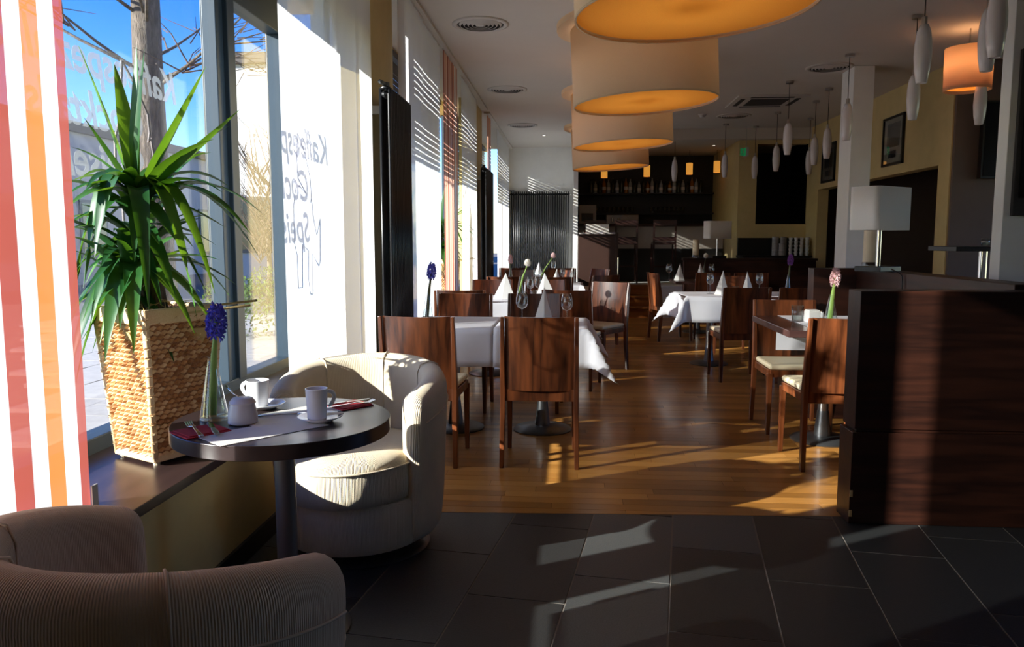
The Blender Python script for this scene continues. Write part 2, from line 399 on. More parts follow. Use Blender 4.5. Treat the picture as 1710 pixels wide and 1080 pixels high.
# ---- windows: frames, mullions, panes
def window(idx, a, b, mulls, slit):
    h0, h1, h2, top = (2.60, 2.79, 2.825, 2.86) if slit else (2.545, 2.655, 3.10, 3.14)
    root = bpy.data.objects.new('window_%d' % idx, None); COL.objects.link(root); root['kind'] = 'structure'
    f = MB().bx(GX - .05, GX + .05, a, b, SILL - .01, SILL + .06).bx(GX - .05, GX + .05, a, b, h0, h1).bx(GX - .05, GX + .05, a, b, h2, top)
    f.bx(GX - .05, GX + .05, a, a + .07, SILL, top).bx(GX - .05, GX + .05, b - .06, b, SILL, top)
    f.build('frame', 'frame', root, bevel=.004)
    for y0, y1 in mulls:
        m = MB().bx(GX - .06, GX + .03, y0, y1, SILL + .05, h0 + .02).bx(GX - .02, GX + .055, y0 + .07, y1 - .06, SILL + .05, h0 + .02)
        m.bx(GX - .035, GX + .04, y0 - .035, y0, SILL + .05, h0 + .02)
        m.build('mullion', 'frame', root, bevel=.004)
    ys = [a + .07] + [v for m_ in mulls for v in m_] + [b - .06]
    for y0, y1 in zip(ys[::2], ys[1::2]):
        MB().bx(GX - .004, GX + .004, y0, y1, SILL + .05, h0 + .01).build('pane', 'glass', root)
    MB().bx(GX - .004, GX + .004, a, b, h1 - .005, h2 + .005).build('transom_pane', 'glass', root)
    return root
window(1, .75, 4.98, [(1.73, 2.0), (4.06, 4.28)], True)
window(2, 5.88, 10.55, [(8.1, 8.3)], False)
window(3, 11.68, 16.0, [(13.8, 14.0)], False)

# ---- floors
def floor_edge(x): return 3.664 + .047 * x
fl = struct('floor', MB().bx(-1.34, 7.6, -3.2, 16.3, -.12, -.0025), 'grout')
struct('trim_7', MB().bx(-1.34, 4.2, 3.75, 13.4, -.0024, -.0016), 'sub_dark')
def clip(poly, inside, inter):
    out = []
    for i in range(len(poly)):
        p, q = poly[i], poly[(i + 1) % len(poly)]
        if inside(p):
            out.append(p)
            if not inside(q): out.append(inter(p, q))
        elif inside(q): out.append(inter(p, q))
    return out
def clip_half(poly, n, d):       # keep n.p <= d
    f = lambda p: n[0] * p[0] + n[1] * p[1] - d
    return clip(poly, lambda p: f(p) <= 0, lambda p, q: (p[0] + (q[0] - p[0]) * f(p) / (f(p) - f(q)), p[1] + (q[1] - p[1]) * f(p) / (f(p) - f(q))))
TW, TL, ANG = .372, .744, R(-8)
ux = Vector((math.cos(ANG), math.sin(ANG))); uy = Vector((-math.sin(ANG), math.cos(ANG)))
rnd = random.Random(3)
gap = .0035
for i in range(-14, 26):
    for j in range(-6, 8):
        off = (i % 2) * TL * .5 + (.12 if i % 4 > 1 else 0)
        o = Vector((.02, 2.97)) + ux * (i * TW) + uy * (j * TL + off)
        q = [o + ux * gap + uy * gap, o + ux * (TW - gap) + uy * gap, o + ux * (TW - gap) + uy * (TL - gap), o + ux * gap + uy * (TL - gap)]
        q = [(v.x, v.y) for v in q]
        q = clip_half(q, (-.047, 1), 3.664); q = clip_half(q, (-1, 0), 1.325); q = clip_half(q, (0, -1), -.2) if q else q
        if q: q = clip_half(q, (1, 0), 5.2)
        if len(q) < 3: continue
        z = rnd.uniform(-.0012, 0)
        n = len(q); mb = MB(); mb.add([(x, y, z) for x, y in q] + [(x, y, -.012) for x, y in q], [tuple(range(n))] + [((k + 1) % n, k, k + n, (k + 1) % n + n) for k in range(n)])
        t_ = mb.build('tile', 'tile', fl); set_tint(t_, [rnd.random()] * len(t_.data.polygons))
# wood strips, laid across the room
rest = MB(); rest_t = []; cnt = 0
PW = .085
row = 0; y = 3.56
while y < 13.4:
    x = -1.33 - rnd.random() * .8; xmax = 1.5 + .31 * y if y < 8.8 else 4.2
    xmax = min(xmax, 4.2)
    while x < xmax:
        L = rnd.choice((.62, .74, .86, .98)); g = .0009
        q = [(x + g, y + g), (x + L - g, y + g), (x + L - g, y + PW - g), (x + g, y + PW - g)]
        x += L
        q = clip_half(q, (.047, -1), -3.668); q = clip_half(q, (-1, 0), 1.325) if q else q; q = clip_half(q, (0, 1), 13.36) if q else q
        if len(q) < 3: continue
        n = len(q); z = rnd.uniform(-.0005, 0); tv = rnd.random()
        vs = [(a, b, z) for a, b in q] + [(a, b, -.0112) for a, b in q]
        fs = [tuple(range(n))] + [((k + 1) % n, k, k + n, (k + 1) % n + n) for k in range(n)]
        if cnt < 290 and x - L < 2.4:
            mb = MB(); mb.add(vs, fs); p_ = mb.build('plank', 'plank', fl); set_tint(p_, [tv] * len(p_.data.polygons)); cnt += 1
        else:
            rest.add(vs, fs); rest_t += [tv] * len(fs)
    y += PW
rp = rest.build('far_planks', 'plank', fl, kind='stuff'); set_tint(rp, rest_t[:len(rp.data.polygons)])

# platform, steps
struct('platform_floor' if False else 'trim_8', MB().bx(.1, .775, 13.35, 13.95, 0, .53).bx(.1, 4.03, 13.9, 16.4, 0, .53).bx(1.5, 4.03, 13.35, 13.95, 0, .53), 'white_wall')
st = thing('wooden_steps', 'short flight of three orange wooden steps up to the bar', 'steps', (1.137, 13.3, 0))
for i in range(3):
    MB().bx(-.362, .362, .2 * i + .03, .62, .177 * i, .177 * (i + 1) - .03).build('riser', 'step_wood', st)
    MB().bx(-.362, .362, .2 * i, .62, .177 * (i + 1) - .03, .177 * (i + 1)).build('tread', 'step_wood', st, bevel=.004)
hp = thing('handrail_post', 'slim bright metal post at the left of the steps', 'post', (.785, 13.27, 0))
MB().cyl((0, 0, 0), .015, 0, 1.02, 10).build('post', 'chrome', hp, smooth=True, auto=True)
MB().cyl((0, 0, 0), .03, 0, .02, 12).build('foot', 'chrome', hp, smooth=True, auto=True)

# pillars
def pillar(name, x0, x1, y0, y1, label):
    t = thing(name, label, 'pillar', ((x0 + x1) / 2, (y0 + y1) / 2, 0))
    MB().bx(-(x1 - x0) / 2, (x1 - x0) / 2, -(y1 - y0) / 2, (y1 - y0) / 2, 0, CEIL - .001).build('shaft', 'white_wall', t, bevel=.004)
    return t
pillar('square_pillar', 3.05, 3.27, 8.98, 9.36, 'slim square white pillar standing behind the near table lamp')
pillar('wide_pillar', 2.72, 3.6, 5.2, 5.32, 'wide white pillar at the right edge carrying a dark menu board')

# ================================================================== CURTAINS, BLINDS
def panel(y0, y1, mat, label, x=-1.27, z0=.515, z1=3.17, group=None, amp=.006, name='panel_curtain'):
    t = thing(name, label, 'curtain', (x, y0, z0), 0, group)
    L = y1 - y0; H = z1 - z0; nu = max(10, int(L * 24)); mb = MB()
    ph = random.random() * 6
    def fn(u, v): return (amp * math.sin(u * L * 9 + ph) * (1 - .6 * v) + amp * .5 * math.sin(u * L * 23 + ph), u * L, v * H)
    mb.grid(fn, nu, 6)
    uvs = [(i / nu, j / 6) for i in range(nu + 1) for j in range(7)]
    mb.build('fabric', mat, t, smooth=True, uvs=uvs)
    MB().bx(-.008, .008, 0, L, H - .005, H + .02).build('top_rail', 'vent', t)
    MB().bx(-.005, .005, 0, L, -.012, .006).build('hem_bar', 'vent', t)
    return t
stp = panel(1.0, 1.935, 'curtain_stripe', 'red, orange and white striped panel curtain at the left edge', -1.275)
MB().bx(-.002, .002, .93, .955, .05, .15).build('care_tag', 'label_white', stp)
panel(3.37, 4.22, 'curtain', 'wide white panel curtain beside the yucca window, dark lettering shadow on it', -1.27)
panel(4.18, 4.66, 'curtain', 'narrow white panel curtain just right of the lettered one', -1.285)
panel(4.60, 4.97, 'curtain', 'white panel curtain folded against the first tall radiator', -1.27)
panel(5.75, 6.72, 'curtain', 'white panel curtain right behind the first tall radiator', -1.27)
panel(6.68, 7.67, 'curtain', 'white panel curtain left of the middle rust striped panel', -1.285)
panel(7.75, 8.70, 'curtain_thin', 'rust and orange striped panel curtain in the middle window', -1.27)
panel(9.02, 9.72, 'curtain', 'white panel curtain right of the middle rust striped panel', -1.27)
panel(9.68, 10.54, 'curtain', 'white panel curtain left of the second tall radiator', -1.285)
panel(11.70, 12.28, 'curtain_thin', 'narrow rust striped panel curtain beyond the second tall radiator', -1.27)
panel(13.30, 14.6, 'curtain', 'white panel curtain in the farthest window', -1.27)
panel(14.56, 15.95, 'curtain', 'white panel curtain next to the far corner radiator', -1.285)

def blind(a, b, label):
    t = thing('venetian_blind', label, 'blind', (-1.78, a, 0))
    L = b - a
    MB().bx(-.03, .03, 0, L, 3.10, 3.16).build('head_box', 'slat', t)
    z = 2.19; i = 0
    me_n = MB().box((0, L / 2, 0), (.004, L, .041), rot=Matrix.Rotation(R(14), 3, 'Y')).mesh('slat', 'slat')
    me_w = MB().box((0, L / 2, 0), (.004, L, .056), rot=Matrix.Rotation(R(14), 3, 'Y')).mesh('slat', 'slat')
    while z < 3.09:
        o = bpy.data.objects.new('slat', me_w if i in (7, 8, 16) else me_n); COL.objects.link(o); o.parent = t; o.location = (0, 0, z)
        z += .053; i += 1
    return t
blind(5.92, 10.5, 'half lowered grey slatted blind in the middle window')
blind(11.72, 15.95, 'half lowered grey slatted blind in the farthest window')

# ---- lettering on the glass, read from the street
def text_mesh(txt, size, shear=.2):
    cu = bpy.data.curves.new('t', 'FONT'); cu.body = txt; cu.size = size; cu.shear = shear; cu.extrude = .0006; cu.offset = size * .018
    o = bpy.data.objects.new('t', cu); COL.objects.link(o)
    bpy.context.view_layer.update()
    me = bpy.data.meshes.new_from_object(o.evaluated_get(bpy.context.evaluated_depsgraph_get()))
    bpy.data.objects.remove(o); return me
def on_glass(txt, y, z, size, label, name='window_lettering', mat='letter', x=GX - .006):
    me = text_mesh(txt, size); me.materials.clear(); me.materials.append(M[mat])
    o = bpy.data.objects.new(name, me); COL.objects.link(o)
    o.matrix_world = Matrix(((0, 0, -1, x), (-1, 0, 0, y), (0, 1, 0, z), (0, 0, 0, 1)))
    return tag(o, label, 'lettering')
on_glass('Kaffeespezialitäten', 3.68, 1.96, .20, 'top line of grey lettering on the yucca window')
on_glass('Cocktails', 3.38, 1.76, .20, 'middle line of grey lettering on the yucca window')
on_glass('Speisen', 3.38, 1.565, .20, 'bottom line of grey lettering on the yucca window')
# animal outline sticker (seen as a shadow on the curtain)
RH = [(112,218),(155,262),(208,335),(213,385),(206,410),(217,398),(228,455),(250,507),(272,455),(268,580),(258,600),(212,560),(208,684),(180,680),(167,640),(172,552),(125,532),(118,655),(88,655),(85,560),(65,525),(70,420),(92,368),(118,366),(168,388),(107,345),(103,290),(112,218)]
def rhino(y_at, z_at, s, label):
    pts = [(GX - .008, y_at + (px - 165) * s, z_at - (py - 430) * s * .86) for px, py in RH]
    o = MB().tube(pts, .006, 5).build('animal_outline_sticker', 'ink'); return tag(o, label, 'sticker')
rhino(3.33, 1.72, .0019, 'thin line drawing of a rhinoceros on the yucca window')
rhino(9.1, 1.5, .0019, 'thin line drawing of a rhinoceros on the middle window')
rhino(13.9, 1.5, .0019, 'thin line drawing of a rhinoceros on the farthest window')

# ================================================================== RADIATORS
def radiator(loc, rz, L, H, n, label):
    t = thing('column_radiator', label, 'radiator', loc, rz)
    me = MB()
    for dy in (-.03, .03): me.tube([(0, dy, .13), (0, dy, H)], .012, 8)
    me.tube([(0, -.03, H), (0, 0, H + .012), (0, .03, H)], .012, 8); me.tube([(0, -.03, .13), (0, 0, .118), (0, .03, .13)], .012, 8)
    ribm = me.mesh('rib', 'radiator', True)
    for i in range(n):
        o = bpy.data.objects.new('rib', ribm); COL.objects.link(o); o.parent = t; o.location = (-L / 2 + L * i / (n - 1), 0, 0)
    MB().tube([(-L / 2 - .03, 0, .16), (L / 2 + .03, 0, .16)], .019, 10).build('lower_header', 'radiator', t, smooth=True)
    MB().tube([(-L / 2 - .03, 0, H - .04), (L / 2 + .03, 0, H - .04)], .019, 10).build('upper_header', 'radiator', t, smooth=True)
    MB().tube([(-L / 2 - .045, -.035, .02), (-L / 2 - .045, -.035, H - .04), (-L / 2 - .02, 0, H - .04)], .012, 10).build('supply_pipe', 'radiator', t, smooth=True)
    v = MB().cyl((-L / 2 + .03, 0, 0), .022, H - .01, H + .045, 10); v.tube([(-L / 2 + .03, 0, H + .03), (-L / 2 - .06, .02, H + .035)], .014, 8)
    v.build('valve', 'base_plate', t, smooth=True)
    for s in (-1, 1): MB().box((s * (L / 2 - .08), .085, H - .12), (.04, .08, .05)).build('wall_bracket', 'vent', t)
    return t
radiator((-1.20, 5.34, 0), R(90), .60, 2.28, 15, 'tall black column radiator on the first pier, nearest the round table')
radiator((-1.20, 11.10, 0), R(90), .9, 2.28, 18, 'tall black column radiator on the second pier, between the windows')
radiator((-.66, 16.12, 0), 0, 1.16, 2.28, 27, 'wide black column radiator on the far white wall')

# ================================================================== PARTITION BOOTH (right)
def veneer_box(parent, name, x0, x1, y0, y1, z0, z1, mat='partition'):
    return MB().bx(x0, x1, y0, y1, z0, z1).build(name, mat, parent, bevel=.003)
bt = thing('booth_partition', 'dark walnut booth partition with a recessed groove, front right', 'partition', (1.3, 3.63, 0))
veneer_box(bt, 'lower_panel', 0.0, 1.6, 0, .17, 0, .435)
veneer_box(bt, 'plinth_groove', 0.02, 1.6, .012, .16, .435, .450)
veneer_box(bt, 'upper_panel', 0.010, 1.6, .006, .165, .450, 1.088)
veneer_box(bt, 'back_wall', .76, .92, .165, 2.2, 0, 1.112, 'partition_y')
veneer_box(bt, 'divider', .46, .92, 2.2, 2.34, 0, 1.112)
for z in (.05, .145): MB().add and MB().box((.006, -.001, z), (.012, .006, .03)).build('chipped_edge', 'straw', bt)
hw = thing('far_half_wall', 'dark brown half wall between the dining tables and the bar platform', 'half wall', (2.74, 12.3, 0))
veneer_box(hw, 'panel', -1.0, 1.0, 0, .12, 0, 1.0); veneer_box(hw, 'cap', -1.02, 1.02, -.02, .14, 1.0, 1.035)

# ================================================================== ARMCHAIRS
def tub_chair(loc, rz, label, mat, seam_mat):
    """opening faces local +Y"""
    t = thing('tub_armchair', label, 'armchair', loc, rz)
    A = R(120); n = 40; Ro = .365
    def top(a):   # height of the rim along the sweep (a = angle from the back)
        k = abs(a) / A; return .80 - .10 * (k ** 2.2)
    def prof(a, e):
        # closed section: outside foot -> outside top -> rounded rim -> inside -> foot ; e shrinks thickness at the ends
        zt = top(a); th = .105 * e; mid = Ro - .0525
        o = mid + th / 2; i = mid - th / 2; zz = zt - (1 - e) * .06
        lean = .012
        pts = [(o - .028, .075), (o - .012, .14), (o - .002, .30), (o + lean * .5, .5), (o + lean, zz - .10), (o + lean * .9, zz - .05), (o - th * .12, zz - .014), (mid + .006, zz), (i + th * .14, zz - .014), (i, zz - .05), (i + .002, zz - .12), (i + .004, .45), (i + .004, .30), (i + .004, .075)]
        return [(r * math.sin(a), -r * math.cos(a), z) for r, z in pts]
    rings = []; us = []
    steps = [(-A - .05, .10), (-A - .035, .45), (-A - .01, .78), (-A + .04, .97)] + [(-A + .08 + (2 * A - .16) * k / n, 1) for k in range(n + 1)] + [(A - .04, .97), (A + .01, .78), (A + .035, .45), (A + .05, .10)]
    for a, e in steps: rings.append(prof(a, e)); us.append(a)
    mb = MB().loft(rings, True)
    m = len(rings[0]); uvs = [((u * .38) / 1.0, k / m) for u in us for k in range(m)]
    mb.build('shell', mat, t, smooth=True, uvs=uvs, sub=1)
    # piping seam round the outside, below the rim, and vertical seams
    for dr, dz, nm in ((.0065, -.125, 'outer_seam'),):
        MB().tube([((Ro + .006 + dr) * math.sin(a), -(Ro + .006 + dr) * math.cos(a), top(a) + dz) for a in [(-A + .1) + (2 * A - .2) * k / 36 for k in range(37)]], .0035, 5).build(nm, seam_mat, t, smooth=True)
    for a in (-.95, -.05, .95):
        zt = top(a); pr = prof(a, 1)
        MB().tube([Vector(p) * 1.0 + Vector((0, 0, .001)) for p in pr[4:12]], .0032, 5).build('rim_seam', seam_mat, t, smooth=True)
    # base body below the seat
    ring = []
    def plan(rx, ry, yo, z, k=40):
        pts = []
        for j in range(k):
            a = 2 * math.pi * j / k; x, y = math.sin(a), -math.cos(a)
            pts.append((rx * x, yo + ry * y, z))
        return pts
    b = MB().loft([plan(.30, .325, .02, .075), plan(.315, .34, .02, .10), plan(.318, .343, .02, .262), plan(.31, .335, .02, .275)], True)
    uvb = [(j / 40 * 2.0, k / 4) for k in range(4) for j in range(40)]
    b.build('seat_base', mat, t, smooth=True, uvs=uvb, auto=True)
    c = MB().loft([plan(.26, .32, .06, .275), plan(.284, .345, .06, .285), plan(.292, .355, .06, .33), plan(.290, .353, .06, .42), plan(.275, .336, .06, .450), plan(.20, .25, .06, .468), plan(.08, .11, .06, .474)], True)
    uvc = [(j / 40 * 1.8, k / 7) for k in range(7) for j in range(40)]
    c.build('seat_cushion', mat, t, smooth=True, uvs=uvc)
    MB().tube(plan(.293, .356, .06, .424) + [plan(.293, .356, .06, .424)[0]], .0045, 6).build('cushion_piping', seam_mat, t, smooth=True)
    MB().lathe([(.05, .02), (.05, .08)], 16, caps=True).build('swivel_stem', 'base_plate', t, smooth=True, auto=True)
    MB().lathe([(0, 0), (.29, 0), (.295, .008), (.28, .018), (.04, .026), (0, .026)], 40).build('base_disc', 'base_plate', t, smooth=True, auto=True)
    return t
tub_chair((-.905, 3.235, 0), R(180 - 6), 'cream corduroy tub armchair standing behind the round table in the sun', 'cord', 'cord')
tub_chair((-.82, 1.44, 0), R(-23), 'beige corduroy tub armchair in the foreground corner seen from behind', 'cord2', 'cord2')

# ================================================================== ROUND TABLE + ITS THINGS
TC = Vector((-.95, 2.47)); TZ = .73
rt = thing('round_table', 'small round espresso brown pedestal table beside the window sill', 'table', (TC.x, TC.y, 0))
MB().lathe([(0, TZ - .046), (.35, TZ - .046), (.35, TZ), (0, TZ)], 96).build('tabletop', 'round_top', rt, smooth=True, auto=True, bevel=.002)
MB().cyl((0, 0, 0), .034, .03, TZ - .05, 28).build('column', 'grey_paint', rt, smooth=True, auto=True)
MB().lathe([(0, 0), (.2, 0), (.205, .006), (.19, .014), (.06, .03), (.036, .05), (0, .05)], 40).build('base_disc', 'base_plate', rt, smooth=True, auto=True)
MB().cyl((0, 0, 0), .10, TZ - .056, TZ - .046, 20).build('mounting_plate', 'baseboard', rt, smooth=True, auto=True)

def sheet(name, c, w_, d_, rz, z, mat, label, cat, th=.0012):
    t = tag(MB().box((0, 0, th / 2), (w_, d_, th)).build(name, mat, None, loc=(c[0], c[1], z), rz=rz), label, cat); return t
sheet('placemat', (-.945, 2.30), .36, .16, R(50), TZ + .0005, 'paper', 'long pale paper placemat across the front of the round table', 'placemat')
sheet('placemat', (-.94, 2.53), .36, .155, R(52), TZ + .0006, 'paper', 'long pale paper placemat across the back of the round table', 'placemat')
for k in range(3):
    pass
def cutlery(kind, c, rz, z, L, label, tilt=0):
    t = thing(kind, label, kind, (c[0], c[1], z), rz)
    if kind == 'fork':
        MB().bar([]) if False else None
        h = MB(); n = 8
        h.loft([[(x, -wd, zz), (x, wd, zz), (x, wd, zz + .0025), (x, -wd, zz + .0025)] for x, wd, zz in ((-L * .5, .006, .0), (-L * .45, .008, .001), (-L * .1, .004, .003), (L * .12, .003, .006), (L * .2, .010, .004), (L * .27, .011, .001))])
        h.build('handle', 'chrome', t, smooth=False, bevel=.001)
        for k in range(4):
            y = -.0096 + k * .0064
            MB().loft([[(x, y - .0017, zz), (x, y + .0017, zz), (x, y + .0014, zz + .002), (x, y - .0014, zz + .002)] for x, zz in ((L * .26, .001), (L * .38, .0015), (L * .5, .008))]).build('tine', 'chrome', t)
    elif kind == 'knife':
        MB().loft([[(x, -wd, zz), (x, wd, zz), (x, wd, zz + .005), (x, -wd, zz + .005)] for x, wd, zz in ((-L * .5, .007, 0), (-L * .3, .009, 0), (-L * .02, .006, 0))]).build('handle', 'steel', t, bevel=.0015)
        MB().loft([[(x, -wd, .0015), (x, wd * .9, .0015), (x, wd * .9, .003), (x, -wd, .003)] for x, wd in ((-L * .03, .005), (L * .08, .009), (L * .35, .010), (L * .5, .002))]).build('blade', 'chrome', t)
    else:
        MB().tube([(-L * .5, 0, .003), (0, 0, .004), (L * .3, 0, .003)], [.004, .0025, .003], 8).build('handle', 'chrome', t, smooth=True)
        MB().ball((L * .42, 0, .004), .012, 12, 8, (1.5, 1, .25)).build('bowl', 'chrome', t, smooth=True)
    return t
# left place setting
def folded_napkin(c, rz, z, label, w_=.15, d_=.12):
    t = thing('folded_napkin', label, 'napkin', (c[0], c[1], z), rz)
    MB().box((0, 0, .002), (w_, d_, .004)).build('under_fold', 'red_napkin', t, bevel=.001)
    MB().box((.004, .003, .0055), (w_ - .012, d_ - .010, .003)).build('upper_fold', 'red_napkin', t, bevel=.001)
    return t
folded_napkin((-1.135, 2.268), R(52), TZ + .0005, 'folded red napkin on the left side of the round table', .14, .12)
cutlery('fork', (-1.150, 2.262), R(128), TZ + .008, .19, 'fork lying on the left red napkin')
cutlery('knife', (-1.105, 2.285), R(124), TZ + .008, .17, 'knife lying on the left red napkin')
folded_napkin((-.785, 2.675), R(50), TZ + .0005, 'folded red napkin on the right side of the round table', .13, .11)
cutlery('fork', (-.775, 2.660), R(40), TZ + .008, .18, 'fork lying on the right red napkin')
cutlery('knife', (-.800, 2.700), R(44), TZ + .008, .18, 'knife lying on the right red napkin')
cutlery('spoon', (-.965, 2.50), R(18), TZ + .003, .16, 'long spoon lying behind the front coffee cup')

def flask(loc, label, h=.24, r=.052, petal='blue_petal', stem='stem', lean=(.03, 0), fl_h=.42, bloom='hyacinth', stem_r=.009):
    v = thing('flask_vase', label, 'vase', loc)
    prof = [(0, .004), (r * .96, .004), (r, .010), (r * .97, .02), (r * .30, h * .93), (r * .27, h * .97), (r * .36, h)]
    MB().lathe(prof, 28).build('glass_body', 'drink_glass', v, smooth=True)
    MB().lathe([(r * .98, .0), (r * 1.01, .008), (r * .98, .014), (0, .014)], 28).build('glass_foot', 'drink_glass', v, smooth=True)
    MB().lathe([(0, .016), (r * .9, .016), (r * .58, h * .45), (0, h * .45)], 24).build('water', 'water', v, smooth=True)
    f = thing('cut_flower', label.replace('conical glass vase', 'flower').replace('vase', 'flower'), 'flower', loc)
    sx, sy = lean; P_ = [(-.3 * sx, -.3 * sy, .02), (.1 * sx, .1 * sy, h * .6), (.35 * sx, .35 * sy, h), (.7 * sx, .7 * sy, fl_h * .8), (sx, sy, fl_h)]
    MB().tube(P_, [stem_r * 1.5, stem_r * 1.35, stem_r * 1.1, stem_r * .8, stem_r * .6], 10).build('stem', stem, f, smooth=True)
    rd = random.Random(int(loc[0] * 100) + int(loc[1] * 10)); pm = MB()
    if bloom == 'hyacinth':
        H_ = .10; nfl = 34
        for k in range(nfl):
            zz = fl_h - .065 + H_ * (k / nfl); a = k * 2.4; rr = .020 * math.sin(math.pi * min(1, (k + 4) / (nfl + 5))) + .004
            c = Vector((sx * (zz / fl_h) + rr * math.cos(a), sy * (zz / fl_h) + rr * math.sin(a), zz))
            ax = Vector((math.cos(a), math.sin(a), .15)).normalized(); s1 = ax.cross(Vector((0, 0, 1))).normalized(); s2 = s1.cross(ax)
            for p in range(6):
                q = p * math.pi / 3; d = s1 * math.cos(q) + s2 * math.sin(q); e = s1 * -math.sin(q) + s2 * math.cos(q)
                L = rd.uniform(.016, .024)
                pm.add([c - e * .0022, c + e * .0022, c + d * L * .6 + ax * .009 + e * .0034, c + d * L + ax * .004, c + d * L * .6 + ax * .009 - e * .0034], [(0, 1, 2, 3, 4)])
    else:
        for k in range(40):
            a = k * 2.4; lt = math.acos(1 - 1.75 * (k + .5) / 40) ; rr = .030
            n_ = Vector((math.sin(lt) * math.cos(a), math.sin(lt) * math.sin(a), math.cos(lt))); c = Vector((sx, sy, fl_h + .012)) + Vector((n_.x * rr, n_.y * rr, n_.z * rr * 1.25))
            s1 = n_.cross(Vector((.1, .2, 1))).normalized(); s2 = s1.cross(n_)
            pm.add([c + s1 * .014, c + s2 * .015 + n_ * .004, c - s1 * .014, c - s2 * .015 - n_ * .006], [(0, 1, 2, 3)])
        pm.ball((sx, sy, fl_h + .012), .028, 10, 8, (1, 1, 1.2))
    pm.build('bloom', petal, f, kind='stuff')
    return v
flask((-1.165, 2.425, TZ), 'conical glass vase holding a blue hyacinth on the round table', .215, .046, 'blue_petal', 'stem', (.03, -.02), .345)

def cup(loc, rz, label, h=.098, r=.04):
    t = thing('coffee_cup', label, 'cup', loc, rz)
    MB().lathe([(0, .003), (r * .78, .003), (r * .82, 0), (r * .86, .004), (r * .92, h * .5), (r * 1.0, h - .002), (r * 1.0, h), (r * .93, h), (r * .88, h * .5), (r * .80, .010), (0, .009)], 36).build('body', 'porcelain', t, smooth=True)
    MB().tube([(r * .96, 0, h * .88), (r * 1.45, 0, h * .86), (r * 1.72, 0, h * .68), (r * 1.45, 0, h * .46), (r * 1.02, 0, h * .34)], [.006, .0085, .008, .007, .005], 10).build('handle', 'porcelain', t, smooth=True, sub=1)
    MB().lathe([(0, h * .72), (r * .88, h * .72)], 28).build('inner_shadow_ring' if False else 'milk_surface', 'porcelain', t)
    return t
def saucer(loc, label, r=.073):
    t = tag(MB().lathe([(0, .003), (r * .5, .003), (r * .55, 0), (r * .6, .003), (r * .98, .015), (r, .018), (r * .96, .018), (r * .6, .008), (0, .0065)], 44).build('saucer', 'porcelain', None, smooth=True, loc=loc), label, 'saucer'); return t
saucer((-.815, 2.44, TZ + .0015), 'white saucer under the front coffee cup')
cup((-.825, 2.44, TZ + .0095), R(35), 'tall white coffee cup at the front of the round table', .10, .036)
saucer((-1.075, 2.62, TZ + .0015), 'white saucer under the back coffee cup')
cup((-1.095, 2.615, TZ + .0095), R(165), 'tall white coffee cup at the back of the round table', .092, .04)
tag(MB().box((0, 0, .001), (.055, .03, .002)).build('sugar_sachet', 'paper', None, loc=(-.775, 2.465, TZ + .020), rz=R(30)), 'small paper sachet on the front saucer', 'sachet')
sb = thing('sugar_bowl', 'squat grey white lidded sugar bowl next to the hyacinth vase', 'bowl', (-1.055, 2.395, TZ + .001))
MB().lathe([(0, 0), (.043, 0), (.047, .004), (.046, .03), (.038, .064), (0, .064)], 36).build('pot', 'sugar', sb, smooth=True, auto=True)
MB().lathe([(.0375, .064), (.0415, .0645), (.0415, .069), (.033, .081), (.028, .084), (0, .084)], 36).build('lid', 'sugar', sb, smooth=True, auto=True)
s_ = MB().tube([(.02, -.01, .072), (-.035, .01, .094), (-.062, .02, .118)], [.002, .0022, .0035], 8).build('sugar_spoon', 'chrome', None, smooth=True, loc=(-1.055, 2.395, TZ + .001)); tag(s_, 'thin spoon handle sticking out of the sugar bowl', 'spoon')

